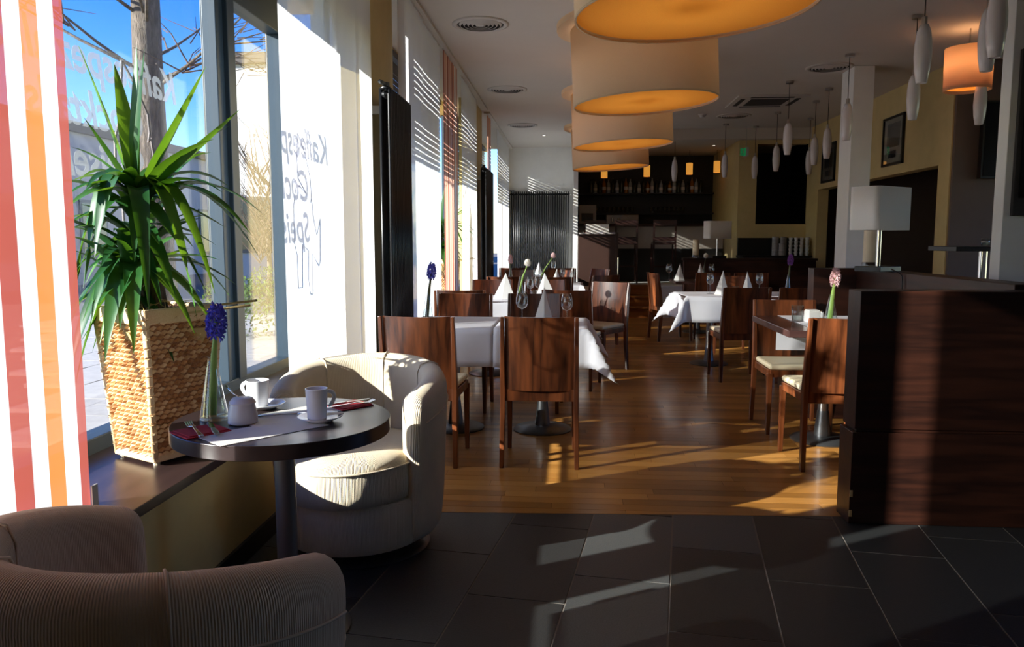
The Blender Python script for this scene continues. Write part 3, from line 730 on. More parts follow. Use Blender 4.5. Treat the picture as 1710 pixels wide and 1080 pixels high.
# ================================================================== YUCCA IN WOVEN POT
def yucca(loc, label, pot_label, seed, group=None, pots=(.231, .31, .57), rot=17.3):
    s0, s1, H = pots
    pt = thing('woven_planter', pot_label, 'planter', loc, R(rot))
    k = math.sqrt(.5)
    def corner(a, z): s = s0 + (s1 - s0) * z / H; A = R(a); return Vector((s * k * math.cos(A), s * k * math.sin(A), z))
    cs = (-90, 0, 90, 180)
    MB().loft([[corner(a, z) * 1 for a in cs] for z in (.02, H - .01)]).build('inner_box', 'weave', pt)
    for a in cs:
        c = corner(a, 0); MB().cyl((c.x * .9, c.y * .9, 0), .012, 0, .02, 10).build('foot', 'cream', pt, smooth=True, auto=True)
    rd = random.Random(seed); wv = MB(); tn = []
    rows = 30
    for si in range(4):
        for r_ in range(rows):
            z = .03 + (H - .05) * (r_ + .5) / rows; A_, B_ = corner(cs[si], z), corner(cs[(si + 1) % 4], z)
            d = (B_ - A_); L = d.length; d.normalize(); nrm = Vector((d.y, -d.x, -.12)).normalized()
            nb = max(5, int(L / .026)); st_ = L / nb; up = nrm.cross(d).normalized()
            if up.z < 0: up = -up
            for b_ in range(-1, nb + 1):
                x = (b_ + (.5 if r_ % 2 else 0) + .5) * st_
                if x < 0 or x > L: continue
                c = A_ + d * x + up * rd.uniform(-.0012, .0012)
                hw_, hh, pr = st_ * .62, (H / rows) * .50, .011 + rd.uniform(0, .004)
                tilt = up * (hh * .35)
                wv.add([c - d * hw_ - tilt - nrm * .002, c - up * hh + nrm * .003, c + d * hw_ + tilt - nrm * .002, c + up * hh + nrm * .003,
                        c - d * hw_ * .35 - up * hh * .3 + nrm * pr, c + d * hw_ * .35 + up * hh * .3 + nrm * pr],
                       [(0, 1, 4), (1, 2, 5), (1, 5, 4), (2, 3, 5), (3, 4, 5), (3, 0, 4)])
                tn += [rd.random()] * 6
    o = wv.build('weave', 'weave', pt, kind='stuff'); set_tint(o, tn[:len(o.data.polygons)])
    for si in range(4):
        for z0, z1, th in ((H - .05, H + .005, .022), (.012, .04, .022)):
            A_, B_ = corner(cs[si], (z0 + z1) / 2), corner(cs[(si + 1) % 4], (z0 + z1) / 2)
            c = (A_ + B_) / 2; d = B_ - A_
            q = MB().box((c.x, c.y, (z0 + z1) / 2), (d.length + .016, th, z1 - z0), rz=math.atan2(d.y, d.x)).build('rim_band', 'weave', pt, bevel=.006); set_tint(q, [.7] * len(q.data.polygons))
    for a in cs:
        q = MB().tube([corner(a, .02), corner(a, H * .5), corner(a, H)], .012, 7).build('corner_band', 'weave', pt, smooth=True); set_tint(q, [.8] * len(q.data.polygons))
    pl = thing('yucca_plant', label, 'plant', (loc[0], loc[1], loc[2] + H - .04))
    MB().loft([[corner(a, H - .04) * .93 + Vector((0, 0, -(H - .04))) for a in cs], [corner(a, H - .04) * .7 + Vector((0, 0, .03 - (H - .04))) for a in cs]]).build('soil', 'straw', pl)
    cr = [Vector((-.06, 0, .44)), Vector((-.075, -.01, .17))]
    MB().tube([(0, .02, -.02), (-.02, .01, .2), (-.05, 0, .38), (-.06, 0, .47)], [.034, .028, .022, .016], 10).build('trunk', 'bark', pl, smooth=True)
    MB().tube([(-.02, -.03, -.02), (-.06, -.03, .1), (-.075, -.01, .2)], [.024, .02, .014], 10).build('side_trunk', 'bark', pl, smooth=True)
    def leaf(base, tip, wd, sag, flat=False):
        base, tip = Vector(base), Vector(tip); ctl = (base + tip) / 2 + Vector((0, 0, sag)); n = 9; mb = MB()
        for i in range(n + 1):
            t = i / n; p = base * (1 - t) ** 2 + ctl * 2 * t * (1 - t) + tip * t * t
            tg = (ctl - base) * (1 - t) * 2 + (tip - ctl) * 2 * t; tg.normalize()
            sd = tg.cross(Vector((0, 0, 1)))
            if sd.length < .25: sd = sd + Vector((.9, -.35, 0)) * .6
            sd.normalize(); nn = sd.cross(tg)
            w_ = 1.75 * wd * min(1, .35 + 2.2 * t) * (1 - t ** 2.6) + .0006
            mb.v += [p - sd * w_ + nn * w_ * .35, p, p + sd * w_ + nn * w_ * .35]
        for i in range(n):
            for j in range(2):
                a = i * 3 + j; mb.f.append((a, a + 1, a + 4, a + 3))
        mb.build('leaf', 'leaf', pl, smooth=True)
    z0 = loc[2] + H - .04
    W = lambda x, y, z: Vector((x, y, z))
    c0, c1 = cr
    # upper rosette : tips relative to the plant base
    for tip, wd, sag in (((-.225, -.06, 1.005), .016, .02), ((-.18, .1, .95), .020, .03), ((-.05, .03, 1.005), .017, -.02), ((.03, -.06, .965), .020, .03), ((.225, .0, .915), .022, -.03), ((.39, -.1, .745), .018, -.02),
                         ((.30, -.12, .64), .021, .06), ((.25, .12, .72), .016, .05), ((.42, -.12, .31), .022, .22), ((.40, .06, .38), .018, .2), ((.36, -.2, .45), .016, .14), ((.30, -.16, .10), .02, .36),
                         ((-.10, -.22, .22), .026, .34), ((-.16, -.20, .12), .024, .42), ((.10, -.24, .04), .022, .45), ((-.25, -.14, .06), .022, .42), ((-.24, -.1, .62), .016, .06), ((-.25, .0, .74), .016, .0),
                         ((-.24, .05, .42), .018, .16), ((.18, .26, .50), .02, .14), ((-.08, .28, .56), .02, .1), ((.32, .22, .2), .018, .3), ((-.26, -.05, .25), .02, .28), ((.20, -.1, .0), .022, .46)):
        leaf(c0 + Vector((random.uniform(-.01, .01), random.uniform(-.01, .01), random.uniform(-.05, .03))), tip, wd, sag)
    for tip, wd, sag in (((-.18, -.30, -.22), .022, .26), ((-.02, -.32, -.12), .024, .24), ((.06, -.28, -.10), .022, .25), ((-.27, -.12, -.26), .02, .25), ((-.26, -.2, -.1), .018, .2), ((.26, -.1, -.02), .018, .18), ((.30, .02, .12), .016, .12), ((.16, -.18, .10), .016, .10),
                         ((-.25, .02, .12), .018, .14), ((.32, -.16, .22), .016, .06), ((-.1, -.26, .0), .02, .22), ((.2, .2, .05), .018, .2), ((-.20, .16, -.02), .016, .2), ((.24, -.2, -.04), .016, .18)):
        leaf(c1 + Vector((random.uniform(-.01, .01), random.uniform(-.01, .01), random.uniform(-.03, .03))), tip, wd, sag)
    cm_ = Vector((-.068, -.005, .31))
    for k in range(84):
        a = rd.uniform(0, 6.28); e = rd.uniform(-.8, .6); L = rd.uniform(.28, .46); c = (c0, c1, cm_)[k % 3]
        tip = c + Vector((math.cos(a) * math.cos(e) * L * .75, math.sin(a) * math.cos(e) * L * .75, math.sin(e) * L - .05))
        tip.x = max(tip.x, -.25); leaf(c + Vector((0, 0, rd.uniform(-.12, .02))), tip, rd.uniform(.012, .02), rd.uniform(.03, .14))
    for a0, a1 in (((-.18, -.05, -.02), (.40, -.10, .055)), ((.02, .03, .02), (.36, .06, .06)), ((-.2, -.06, .02), (-.02, -.1, .05))):
        MB().tube([a0, a1], .005, 6).build('support_cane', 'straw', pl, smooth=True)
    st_ = MB()
    for k in range(60):
        a = rd.uniform(0, 6.28); r_ = rd.uniform(.02, .13); p = Vector((r_ * math.cos(a), r_ * math.sin(a), .03)); q = p + Vector((rd.uniform(-.08, .08), rd.uniform(-.08, .08), rd.uniform(-.02, .04)))
        st_.tube([p, (p + q) / 2 + Vector((0, 0, .015)), q], .0012, 3)
    st_.build('dry_straw', 'straw', pl, kind='stuff')
    return pl
yucca((-1.554, 2.815, SILL), 'tall yucca with long sword leaves on the near window sill', 'large square woven planter on the near window sill', 5)
yucca((-1.60, 9.75, SILL), 'yucca standing in the middle window behind the curtains', 'square woven planter in the middle window', 9, rot=40)

# ================================================================== DINING CHAIRS
def make_chair():
    t = thing('dining_chair', '', 'chair')
    ps = [(-.235, 0, .026, .034), (-.212, .30, .030, .046), (-.208, .46, .030, .046), (-.228, .66, .026, .040), (-.262, .885, .020, .028)]
    for s in (-1, 1):
        MB().bar([(s * (.218 if z < .1 else .212), y, z, a, b) for y, z, a, b in ps]).build('rear_leg', 'chair', t, bevel=.004)
        MB().bar([(s * .205, .205, 0, .026, .026), (s * .203, .200, .25, .032, .034), (s * .203, .200, .42, .036, .038)]).build('front_leg', 'chair', t, bevel=.004)
    def yb(z): return -.208 - max(0, z - .46) * .055 - max(0, z - .66) * .07
    n = 14; mb = MB(); th = .011
    for side in (0, 1):
        for i in range(n + 1):
            for j in range(7):
                u = -1 + 2 * i / n; z = .455 + (.432) * j / 6; z2 = z - (.004 * (1 - u * u) if j == 6 else 0)
                mb.v.append(Vector((u * .199, yb(z) - .030 * (1 - u * u) - (th if side else 0) + .004, z2)))
    N = (n + 1) * 7
    for i in range(n):
        for j in range(6):
            a = i * 7 + j; mb.f.append((a, a + 1, a + 8, a + 7)); mb.f.append((N + a, N + a + 7, N + a + 8, N + a + 1))
        a = i * 7 + 6; mb.f.append((a, N + a, N + a + 7, a + 7)); a = i * 7; mb.f.append((a, a + 7, N + a + 7, N + a))
    for i in (0, n):
        for j in range(6):
            a = i * 7 + j; mb.f.append((a, N + a, N + a + 1, a + 1) if i == 0 else (a, a + 1, N + a + 1, N + a))
    mb.build('backrest', 'chair', t, smooth=True, auto=True)
    fr = MB().bx(-.2, .2, -.222, -.194, .392, .462).bx(-.2, .2, .186, .212, .395, .445).bx(-.214, -.190, -.2, .2, .395, .445).bx(.190, .214, -.2, .2, .395, .445)
    fr.build('seat_frame', 'chair', t, bevel=.003)
    MB().bx(-.208, .208, -.188, .222, .446, .482).build('seat_pad', 'cream', t, bevel=.014)
    return t
CH = make_chair(); used = [False]
def chair(x, y, rz, label, group=None, z=0):
    o = place(CH, used[0], (x, y, z), R(rz), label, group); used[0] = True; return o
# group T1
chair(-.18, 4.64, 0, 'dining chair with its back to us in the middle, before the front linen table')
chair(-.868, 4.62, -3, 'dining chair with its back to us left of the middle one, behind the cream armchair')
chair(-.86, 6.02, 180, 'dark dining chair on the far side of the front linen table, nearer the windows')
chair(-.30, 6.04, 178, 'dark dining chair on the far side of the front linen table, nearer the aisle')
# group T2
chair(-.98, 6.92, 4, 'sunlit dining chair by the window at the second table from the front')
chair(.02, 7.02, -14, 'dark dining chair at the aisle corner of the second table, back to us')
chair(-.86, 8.22, 180, 'dark dining chair on the far side of the second table near the curtains')
chair(-.28, 8.26, 180, 'brown dining chair on the far side of the second table')
chair(.26, 7.86, 146, 'dining chair at the aisle end of the second table, backrest in bright sun')
# group T3
chair(-.78, 9.42, 0, 'brown dining chair at the third table, nearest the second black radiator')
chair(-.22, 9.40, 4, 'brown dining chair in the middle of the near side of the third table')
chair(.26, 9.86, 40, 'dark dining chair at the aisle corner of the third table')
chair(-.75, 11.0, 180, 'dining chair on the far side of the third table by the windows')
chair(-.2, 11.0, 180, 'dining chair on the far side of the third table by the aisle')
chair(.22, 11.55, 125, 'small far dining chair with a sunlit back in front of the reception desk')
chair(-.9, 12.3, 0, 'dark dining chair at the farthest left table by the windows')
chair(-.15, 12.3, 0, 'dark dining chair at the farthest left table by the aisle')
# right group
chair(1.53, 4.70, 3, 'sunlit dining chair pulled up to the bare table beside the booth partition')
chair(1.545, 5.52, 180, 'dining chair with a cream seat facing us at the far end of the bare table')
chair(1.58, 7.52, 6, 'dark dining chair with its back to us at the right linen table')
chair(2.10, 7.50, 2, 'dark dining chair beside the bare table, right of the other dark one')
chair(1.86, 9.3, 180, 'dark dining chair on the far side of the right linen table')
chair(1.32, 10.42, -78, 'dining chair at the left of the far right table near the steps')
chair(1.86, 10.72, 0, 'brown dining chair in front of the far right table')
chair(2.36, 10.72, 0, 'brown dining chair in front of the far right table, by the half wall')

# ================================================================== TABLES, CLOTHS
def ped_table(x, y, w_, d_, label, z=.745, br=.2):
    t = thing('pedestal_table', label, 'table', (x, y, 0))
    MB().bx(-w_ / 2, w_ / 2, -d_ / 2, d_ / 2, z - .042, z).build('tabletop', 'table_wood', t, bevel=.003)
    MB().cyl((0, 0, 0), .034, .05, z - .05, 20).build('column', 'steel', t, smooth=True, auto=True)
    MB().lathe([(.034, .2), (.036, .2), (.052, .05), (.052, .03), (0, .03)], 24).build('collar', 'base_plate', t, smooth=True, auto=True)
    MB().lathe([(0, 0), (br, 0), (br + .004, .006), (br - .01, .016), (.06, .032), (0, .034)], 36).build('base_disc', 'base_plate', t, smooth=True, auto=True)
    MB().box((0, 0, z - .05), (.3, .3, .016)).build('mounting_plate', 'baseboard', t)
    return t
def cloth(x, y, w_, d_, o, label, z=.747, seed=1, left=True, right=True, rz=0, fold=.16):
    rd = random.Random(seed); n = 30
    ol, orr = (o if left else .0), (o if right else .0)
    X0, X1, Y0, Y1 = -w_ / 2 - ol, w_ / 2 + orr, -d_ / 2 - o, d_ / 2 + o
    ph = rd.uniform(0, 6)
    def fn(u, v):
        px, py = X0 + (X1 - X0) * u, Y0 + (Y1 - Y0) * v
        dx = max(0, abs(px) - w_ / 2); dy = max(0, abs(py) - d_ / 2); sx, sy = math.copysign(1, px), math.copysign(1, py)
        cx, cy = min(abs(px), w_ / 2) * sx, min(abs(py), d_ / 2) * sy
        r_ = math.hypot(dx, dy); drop = r_ * .985
        if dx > 0 and dy > 0:
            m = min(dx, dy) / max(dx, dy)
            fx = cx + sx * (.02 + (.42 + fold) * dx * m + .10 * dx); fy = cy + sy * (.02 + .40 * dy * m + .06 * dy)
            drop = r_ * (.93 if m > .3 else .97)
        else:
            wob = .014 * math.sin(py * 14 + ph) if dx > 0 else .014 * math.sin(px * 12 + ph)
            k = min(1, r_ / .12)
            fx = cx + sx * (.006 + .07 * dx + wob * k) * (1 if dx > 0 else 0); fy = cy + sy * (.006 + .07 * dy + wob * k) * (1 if dy > 0 else 0)
        if r_ > 0: drop = max(0, r_ - .004) * (drop / r_)
        return (fx, fy, .001 - drop)
    ob = MB().grid(fn, n, n).build('tablecloth', 'cloth', None, smooth=True, loc=(x, y, z), rz=rz, solid=.0016)
    return tag(ob, label, 'tablecloth')
ped_table(-.195, 5.35, .61, .76, 'square pedestal table under the front white cloth, aisle side')
ped_table(-.808, 5.35, .61, .76, 'square pedestal table under the front white cloth, window side')
cloth(-.195, 5.35, .61, .76, .255, 'white tablecloth with a long pointed corner on the front aisle table', seed=2, left=False, z=.7475)
cloth(-.808, 5.35, .61, .76, .255, 'white tablecloth on the front table next to the windows', seed=3, right=False, z=.7475)
ped_table(-.225, 7.6, .58, .74, 'pedestal table second from the front, aisle side'); ped_table(-.81, 7.6, .58, .74, 'pedestal table second from the front, window side')
cloth(-.225, 7.6, .58, .74, .24, 'white tablecloth of the second table, aisle side', seed=4, left=False); cloth(-.81, 7.6, .58, .74, .24, 'white tablecloth of the second table, window side', seed=5, right=False)
ped_table(-.16, 10.2, .58, .74, 'pedestal table third from the front, aisle side'); ped_table(-.75, 10.2, .58, .74, 'pedestal table third from the front, window side')
cloth(-.16, 10.2, .58, .74, .19, 'white tablecloth of the third table, aisle side', seed=6, left=False); cloth(-.75, 10.2, .58, .74, .19, 'white tablecloth of the third table, window side', seed=7, right=False)
ped_table(-.45, 13.0, .75, .74, 'farthest pedestal table on the left, near the wide radiator')
cloth(-.45, 13.0, .75, .74, .2, 'white tablecloth of the farthest left table', seed=8)
ped_table(1.665, 5.20, .74, .95, 'bare dark wood pedestal table with a white runner inside the booth', .78, .2)
ped_table(1.47, 8.38, .66, .74, 'pedestal table under the right white cloth with hanging corners'); ped_table(2.14, 8.38, .66, .74, 'pedestal table at the right, half hidden behind dark chairs')
cloth(1.47, 8.38, .66, .74, .27, 'white tablecloth with two hanging pointed corners on the right table', seed=9, right=False, rz=R(4)); cloth(2.15, 8.40, .66, .74, .24, 'white tablecloth half hidden behind the dark chairs on the right', seed=11, left=False, rz=R(4))
ped_table(1.80, 11.3, .72, .72, 'bare dark pedestal table far right near the half wall')
# runner draped over the bare table
rn = MB(); pts = [(-.44, -.02), (-.44, 0)]
ys = [(-.478, -.10), (-.474, -.004), (-.46, .0015), (0, .0015), (.46, .0015), (.476, -.004), (.482, -.25)]
rn.loft([[(-.24, y, z), (.24, y, z)] for y, z in ys], False, False)
tag(rn.build('table_runner', 'cloth', None, loc=(1.71, 5.20, .781), solid=.0012), 'white runner hanging over the end of the bare booth table', 'runner')

# ---- napkins, glasses, vases on the dining tables
def napkin_cone(loc, rz, label, h=.2, w_=.15, group=None):
    t = thing('napkin_cone', label, 'napkin', loc, rz, group)
    MB().add and None
    a = MB(); a.add([(-w_ / 2, -.02, 0), (0, -.055, 0), (.012, 0, h), (w_ / 2, .0, 0), (0, .05, 0)], [(0, 1, 2), (1, 3, 2), (3, 4, 2), (4, 0, 2)])
    a.build('folded_cone', 'napkin', t, solid=.0015)
    b = MB(); b.add([(0, -.058, 0), (w_ / 2 + .01, -.004, 0), (.018, -.004, h * .8)], [(0, 1, 2)]); b.build('outer_fold', 'napkin', t, solid=.0015)
    return t
def make_wine(h=.21, r=.04):
    t = thing('wine_glass', '', 'glass')
    MB().lathe([(0, .001), (.034, .001), (.034, .003), (.006, .008), (.004, .02), (.0035, h * .42), (.006, h * .46)], 20).build('stem_and_foot', 'drink_glass', t, smooth=True)
    MB().lathe([(.004, h * .45), (r * .7, h * .50), (r, h * .62), (r * .93, h * .80), (r * .74, h), (r * .72, h), (r * .90, h * .80), (r * .96, h * .62), (r * .66, h * .51), (.002, h * .46)], 22).build('bowl', 'drink_glass', t, smooth=True)
    return t
WG = make_wine(); wu = [False]
def wine(x, y, z, label, s=1):
    o = place(WG, wu[0], (x, y, z), 0, label); wu[0] = True; o.scale = (s, s, s); return o
def tumbler(loc, label, r=.033, h=.09):
    t = thing('tumbler', label, 'glass', loc)
    MB().lathe([(0, .006), (r * .8, .006), (r * .95, h), (r, h), (r * .86, .001), (0, .0)], 20).build('body', 'drink_glass', t, smooth=True)
    MB().lathe([(0, .012), (r * .82, .012), (r * .88, h * .4), (0, h * .4)], 18).build('water', 'water', t, smooth=True); return t
def salt(loc, label):
    t = thing('salt_shaker', label, 'shaker', loc); MB().lathe([(0, 0), (.017, 0), (.019, .02), (.013, .05), (0, .05)], 14).build('body', 'porcelain', t, smooth=True)
    MB().lathe([(.013, .05), (.013, .058), (0, .064)], 14).build('cap', 'chrome', t, smooth=True); return t
Z = .751
flask((-.985, 5.28, Z), 'slim glass vase holding a dark blue hyacinth on the front linen table', .22, .04, 'blue_petal', 'dark_stem', (.03, 0), .37)
wine(-.335, 5.28, Z, 'wine glass left of the white napkin cone on the front linen table', 1.05); wine(-.03, 5.22, Z, 'wine glass right of the white napkin cone on the front linen table', 1.0)
napkin_cone((-.19, 5.16, Z), R(10), 'tall narrow white napkin cone between two wine glasses on the front table', .26, .14)
napkin_cone((-.64, 7.45, Z), R(-25), 'wide white napkin cone left of the white flower on the second table', .25, .24)
napkin_cone((-.25, 7.5, Z), R(150), 'wide white napkin cone on the second table, right of the white flower', .25, .24)
flask((-.50, 7.62, Z), 'conical glass vase holding a white ranunculus on the second table', .21, .045, 'white_petal', 'stem', (.07, 0), .33, 'ball', .008)
wine(-.40, 7.55, Z, 'wine glass on the second table next to the white flower'); wine(-.33, 7.72, Z, 'wine glass at the back of the second table'); tumbler((-.36, 7.42, Z), 'small tumbler on the second table')
salt((-.44, 7.38, Z), 'tiny salt shaker on the second table')
flask((-.80, 10.2, Z), 'vase holding a pink flower on the third table by the windows', .2, .04, 'pink_petal', 'dark_stem', (0, 0), .33, 'hyacinth', .006)
flask((-.40, 10.2, Z), 'vase holding a leaning pale pink ranunculus on the third table', .2, .05, 'pink_petal', 'stem', (.16, 0), .35, 'ball', .006)
napkin_cone((-.20, 10.05, Z), R(0), 'small white napkin cone at the front of the third table', .20, .13); napkin_cone((.0, 10.4, Z), R(20), 'white napkin cone at the back of the third table', .22, .12)
wine(-.46, 10.1, Z, 'wine glass left of the pink ranunculus on the third table', .95); wine(-.12, 10.3, Z, 'wine glass right of the pink ranunculus on the third table', .95); tumbler((-.08, 10.1, Z), 'tumbler on the third table')
wine(-.3, 12.9, Z, 'wine glass on the farthest left table'); napkin_cone((-.55, 12.9, Z), R(0), 'white napkin cone on the farthest left table', .2, .12)
# right linen table
napkin_cone((1.56, 8.25, Z), R(-15), 'tall white napkin cone at the front of the right linen table', .25, .14); napkin_cone((1.83, 8.25, Z), R(165), 'white napkin cone beside the dark chair on the right linen table', .24, .13)
wine(1.46, 8.36, Z, 'wine glass left of the napkin cones on the right linen table', 1.05); wine(1.98, 8.40, Z, 'wine glass right of the napkin cones on the right linen table', 1.05)
tumbler((1.70, 8.22, Z), 'tumbler between the two napkin cones on the right linen table'); salt((2.06, 8.3, Z), 'salt shaker on the right linen table')
flask((2.30, 8.5, Z), 'slim vase holding a purple hyacinth on the right linen table', .2, .035, 'purple_petal', 'dark_stem', (.02, 0), .37)
wine(1.38, 11.2, .746, 'wine glass on the far bare table, left', 1.1); wine(1.98, 11.25, .746, 'wine glass on the far bare table, right', 1.1)
napkin_cone((1.52, 11.2, .746), R(-15), 'white napkin cone on the far bare table, left', .24, .14); napkin_cone((1.84, 11.3, .746), R(165), 'white napkin cone on the far bare table, right', .24, .14)
flask((1.90, 11.4, .746), 'vase holding a faded flower on the far bare table', .2, .04, 'white_petal', 'dark_stem', (.02, 0), .33, 'ball', .006)
# booth table
ZB = .7835
tumbler((1.49, 5.25, ZB), 'water tumbler on the booth table beside the white box', .04, .105)
nb = thing('napkin_box', 'white block of folded napkins in the sun on the booth table', 'napkins', (1.57, 5.2, ZB), R(8))
MB().bx(-.04, .04, -.04, .04, 0, .075).build('folded_stack', 'napkin', nb, bevel=.006); MB().bx(-.034, .034, -.034, .034, .075, .082).build('top_fold', 'napkin', nb)
salt((1.68, 5.36, ZB), 'white shaker on the booth table next to the flower vase')
flask((1.655, 5.10, ZB), 'conical glass vase holding a pale pink hyacinth on the booth table', .19, .045, 'pink_petal', 'stem', (.02, 0), .315, 'hyacinth', .011)

# ================================================================== CEILING LAMPS
def drum(x, y, r, z0, z1, label, wob):
    t = thing('drum_pendant', label, 'lamp', (x, y, z0)); t.rotation_euler = (0, R(-3.0), 0)
    H = z1 - z0; n = 96
    MB().lathe([(r, 0), (r, H)], n).build('fabric_shade', 'shade', t, smooth=True, solid=.003)
    MB().lathe([(r - .004, .018), (r - .05, .02), (0, .02)], n).build('diffuser', 'shade_in', t, smooth=True)
    MB().lathe([(r - .006, 0), (r + .002, 0), (r + .002, .008), (r - .006, .008), (r - .006, 0)], n).build('lower_ring', 'shade', t, smooth=True)
    MB().lathe([(r + .10, H + .01), (r + .10, H + .05), (0, H + .05)], n).build('upper_disc', 'shade', t, smooth=True, auto=True)
    MB().lathe([(r + .10, H + .01), (r - .02, H + .01)], n).build('upper_disc_underside', 'shade', t, smooth=True)
    MB().cyl((0, 0, 0), .008, H, CEIL - z0 - .02, 8).build('suspension_rod', 'steel', t)
    MB().cyl((0, 0, 0), .06, CEIL - z0 - .05, CEIL - z0 - .022, 20).build('ceiling_rose', 'vent', t, smooth=True, auto=True)
    MB().ball((0, 0, H * .5), .05, 12, 8).build('bulb', 'bulb', t, smooth=True)
    pl_ = bpy.data.lights.new('drum_lamp_light', 'POINT'); pl_.energy = 3.2; pl_.color = (1, .84, .64); pl_.shadow_soft_size = .05
    plo = bpy.data.objects.new('lamp_light', pl_); COL.objects.link(plo); plo.parent = t; plo.location = (0, 0, H * .5 + .12)
for i, (y, lab) in enumerate(((3.62, 'huge cream drum pendant with orange underside, nearest of the row'), (5.97, 'huge cream drum pendant, second of the row'), (8.55, 'huge cream drum pendant, third of the row'), (11.16, 'huge cream drum pendant, farthest of the row over the steps'))):
    drum(.535, y, .53, 2.318, 2.87, lab, 0)
od = thing('orange_drum_pendant', 'orange fabric drum pendant near the wall mounted screen', 'lamp', (3.543, 7.5, 2.655))
MB().lathe([(.192, 0), (.197, .375)], 40).build('fabric_shade', 'shade_orange', od, smooth=True, solid=.002)
MB().lathe([(.19, .03), (0, .03)], 40).build('diffuser', 'shade_in', od); MB().cyl((0, 0, 0), .006, .37, CEIL - 2.657, 8).build('rod', 'steel', od)
MB().ball((0, 0, .2), .035, 12, 8).build('bulb', 'bulb', od, smooth=True)
pl_ = bpy.data.lights.new('orange_lamp_light', 'POINT'); pl_.energy = 3; pl_.color = (1, .80, .56); pl_.shadow_soft_size = .04
plo = bpy.data.objects.new('lamp_light', pl_); COL.objects.link(plo); plo.parent = od; plo.location = (0, 0, .27)
MB().lathe([(.19, .372), (0, .372)], 40).build('top_cover', 'shade_orange', od)

def make_opal():
    t = thing('opal_pendant', '', 'lamp'); H = .37
    MB().lathe([(.03, 0), (.034, .002), (.047, .08), (.054, .17), (.052, .25), (.042, .33), (.026, H), (0, H)], 24).build('glass_shade', 'opal', t, smooth=True)
    MB().lathe([(.03, .001), (0, .02)], 20).build('shade_mouth', 'opal', t, smooth=True)
    MB().cyl((0, 0, 0), .004, H, CEIL - 2.335, 6).build('cord', 'baseboard', t); MB().cyl((0, 0, 0), .045, CEIL - 2.335 - .03, CEIL - 2.335 - .002, 16).build('ceiling_rose', 'steel', t, smooth=True, auto=True)
    MB().cyl((0, 0, 0), .018, H - .01, H + .05, 10).build('lamp_holder', 'steel', t, smooth=True, auto=True)
    return t
OP = make_opal(); ou = [False]
def opal(x, y, label):
    o = place(OP, ou[0], (x, y, 2.335), 0, label, 'opal glass pendants'); ou[0] = True
for x, y, lab in ((2.49, 13.2, 'white opal pendant in front of the bar beside the exit sign'), (3.04, 13.5, 'white opal pendant against the ochre strip right of the bar'), (3.03, 12.08, 'white opal pendant hanging before the small dark wall opening'), (2.575, 9.76, 'white opal pendant under the ceiling air cassette'),
                  (3.69, 12.7, 'left of the paired white opal pendants by the yellow wall'), (3.30, 11.14, 'right of the paired white opal pendants by the yellow wall'), (3.19, 10.25, 'white opal pendant left of the square pillar, before the framed picture'), (2.81, 8.42, 'white opal pendant hanging in front of the square pillar'),
                  (2.89, 7.04, 'white opal pendant left of the orange drum, lower of two'), (3.60, 7.37, 'white opal pendant hanging in front of the orange drum'), (2.27, 5.42, 'large looking white opal pendant left of the orange drum'), (2.36, 4.703, 'largest looking white opal pendant at the upper right, before the wide pillar'), (2.50, 5.073, 'white opal pendant half hidden behind the largest one'), (1.78, 14.0, 'white opal pendant before the bottles at the bar')):
    opal(x, y, lab)
for i, (x, z, lab) in enumerate(((.611, 2.50, 'lit amber glass pendant over the bar, leftmost'), (1.422, 2.52, 'lit amber glass pendant over the bar, second from left'), (2.225, 2.556, 'lit amber glass pendant over the bar, third from left'), (2.74, 2.588, 'lit amber glass pendant over the bar, rightmost near the exit sign'))):
    t = thing('amber_pendant', lab, 'lamp', (x, 15.3, z))
    MB().lathe([(.062, 0), (.062, .21), (.05, .215), (0, .215)], 20).build('glass_shade', 'amber', t, smooth=True, auto=True); MB().cyl((0, 0, 0), .004, .215, 3.015 - z, 6).build('cord', 'baseboard', t)

# vents, cassette, spots, detector
def vent(x, y, label, r=.25):
    t = thing('round_ceiling_vent', label, 'vent', (x, y, CEIL))
    MB().lathe([(r, 0), (r, -.008), (r - .04, -.016), (r - .045, -.004)], 40).build('rim', 'vent', t, smooth=True)
    MB().lathe([(r - .04, -.003), (0, -.003)], 40).build('backing', 'vent_dark', t)
    for k in range(5):
        q = r - .065 - k * .035; MB().lathe([(q + .004, -.006), (q - .008, -.02), (q - .012, -.019)], 32).build('ring', 'vent', t, smooth=True)
    MB().lathe([(.03, -.016), (0, -.018)], 16).build('centre_cap', 'vent', t)
vent(-.815, 7.03, 'round ceiling vent nearest us, left of the drum lamps'); vent(-.825, 10.02, 'round ceiling vent second from us, left of the drum lamps'); vent(-.83, 13.12, 'round ceiling vent farthest, near the white end wall')
vent(2.80, 9.03, 'round ceiling vent left of the square pillar'); vent(2.45, 12.37, 'round ceiling vent behind the air cassette', .26)
ac = thing('air_cassette', 'square ceiling air conditioning cassette', 'air conditioner', (2.62, 11.1, CEIL))
MB().bx(-.46, .46, -.46, .46, -.02, 0).build('panel', 'vent', ac, bevel=.004); MB().bx(-.25, .25, -.25, .25, -.026, -.019).build('intake_grille', 'vent_dark', ac)
for s in (-1, 1):
    MB().bx(-.28, .28, s * .36 - .03, s * .36 + .03, -.024, -.018).build('air_slot', 'vent_dark', ac); MB().bx(s * .36 - .03, s * .36 + .03, -.28, .28, -.024, -.018).build('air_slot', 'vent_dark', ac)
def spot(x, y, z, label):
    t = thing('downlight', label, 'downlight', (x, y, z)); MB().lathe([(.05, 0), (.05, -.008), (.035, -.01), (.033, 0)], 20).build('rim', 'vent', t, smooth=True); MB().lathe([(.034, -.003), (0, -.003)], 16).build('lamp', 'led', t)
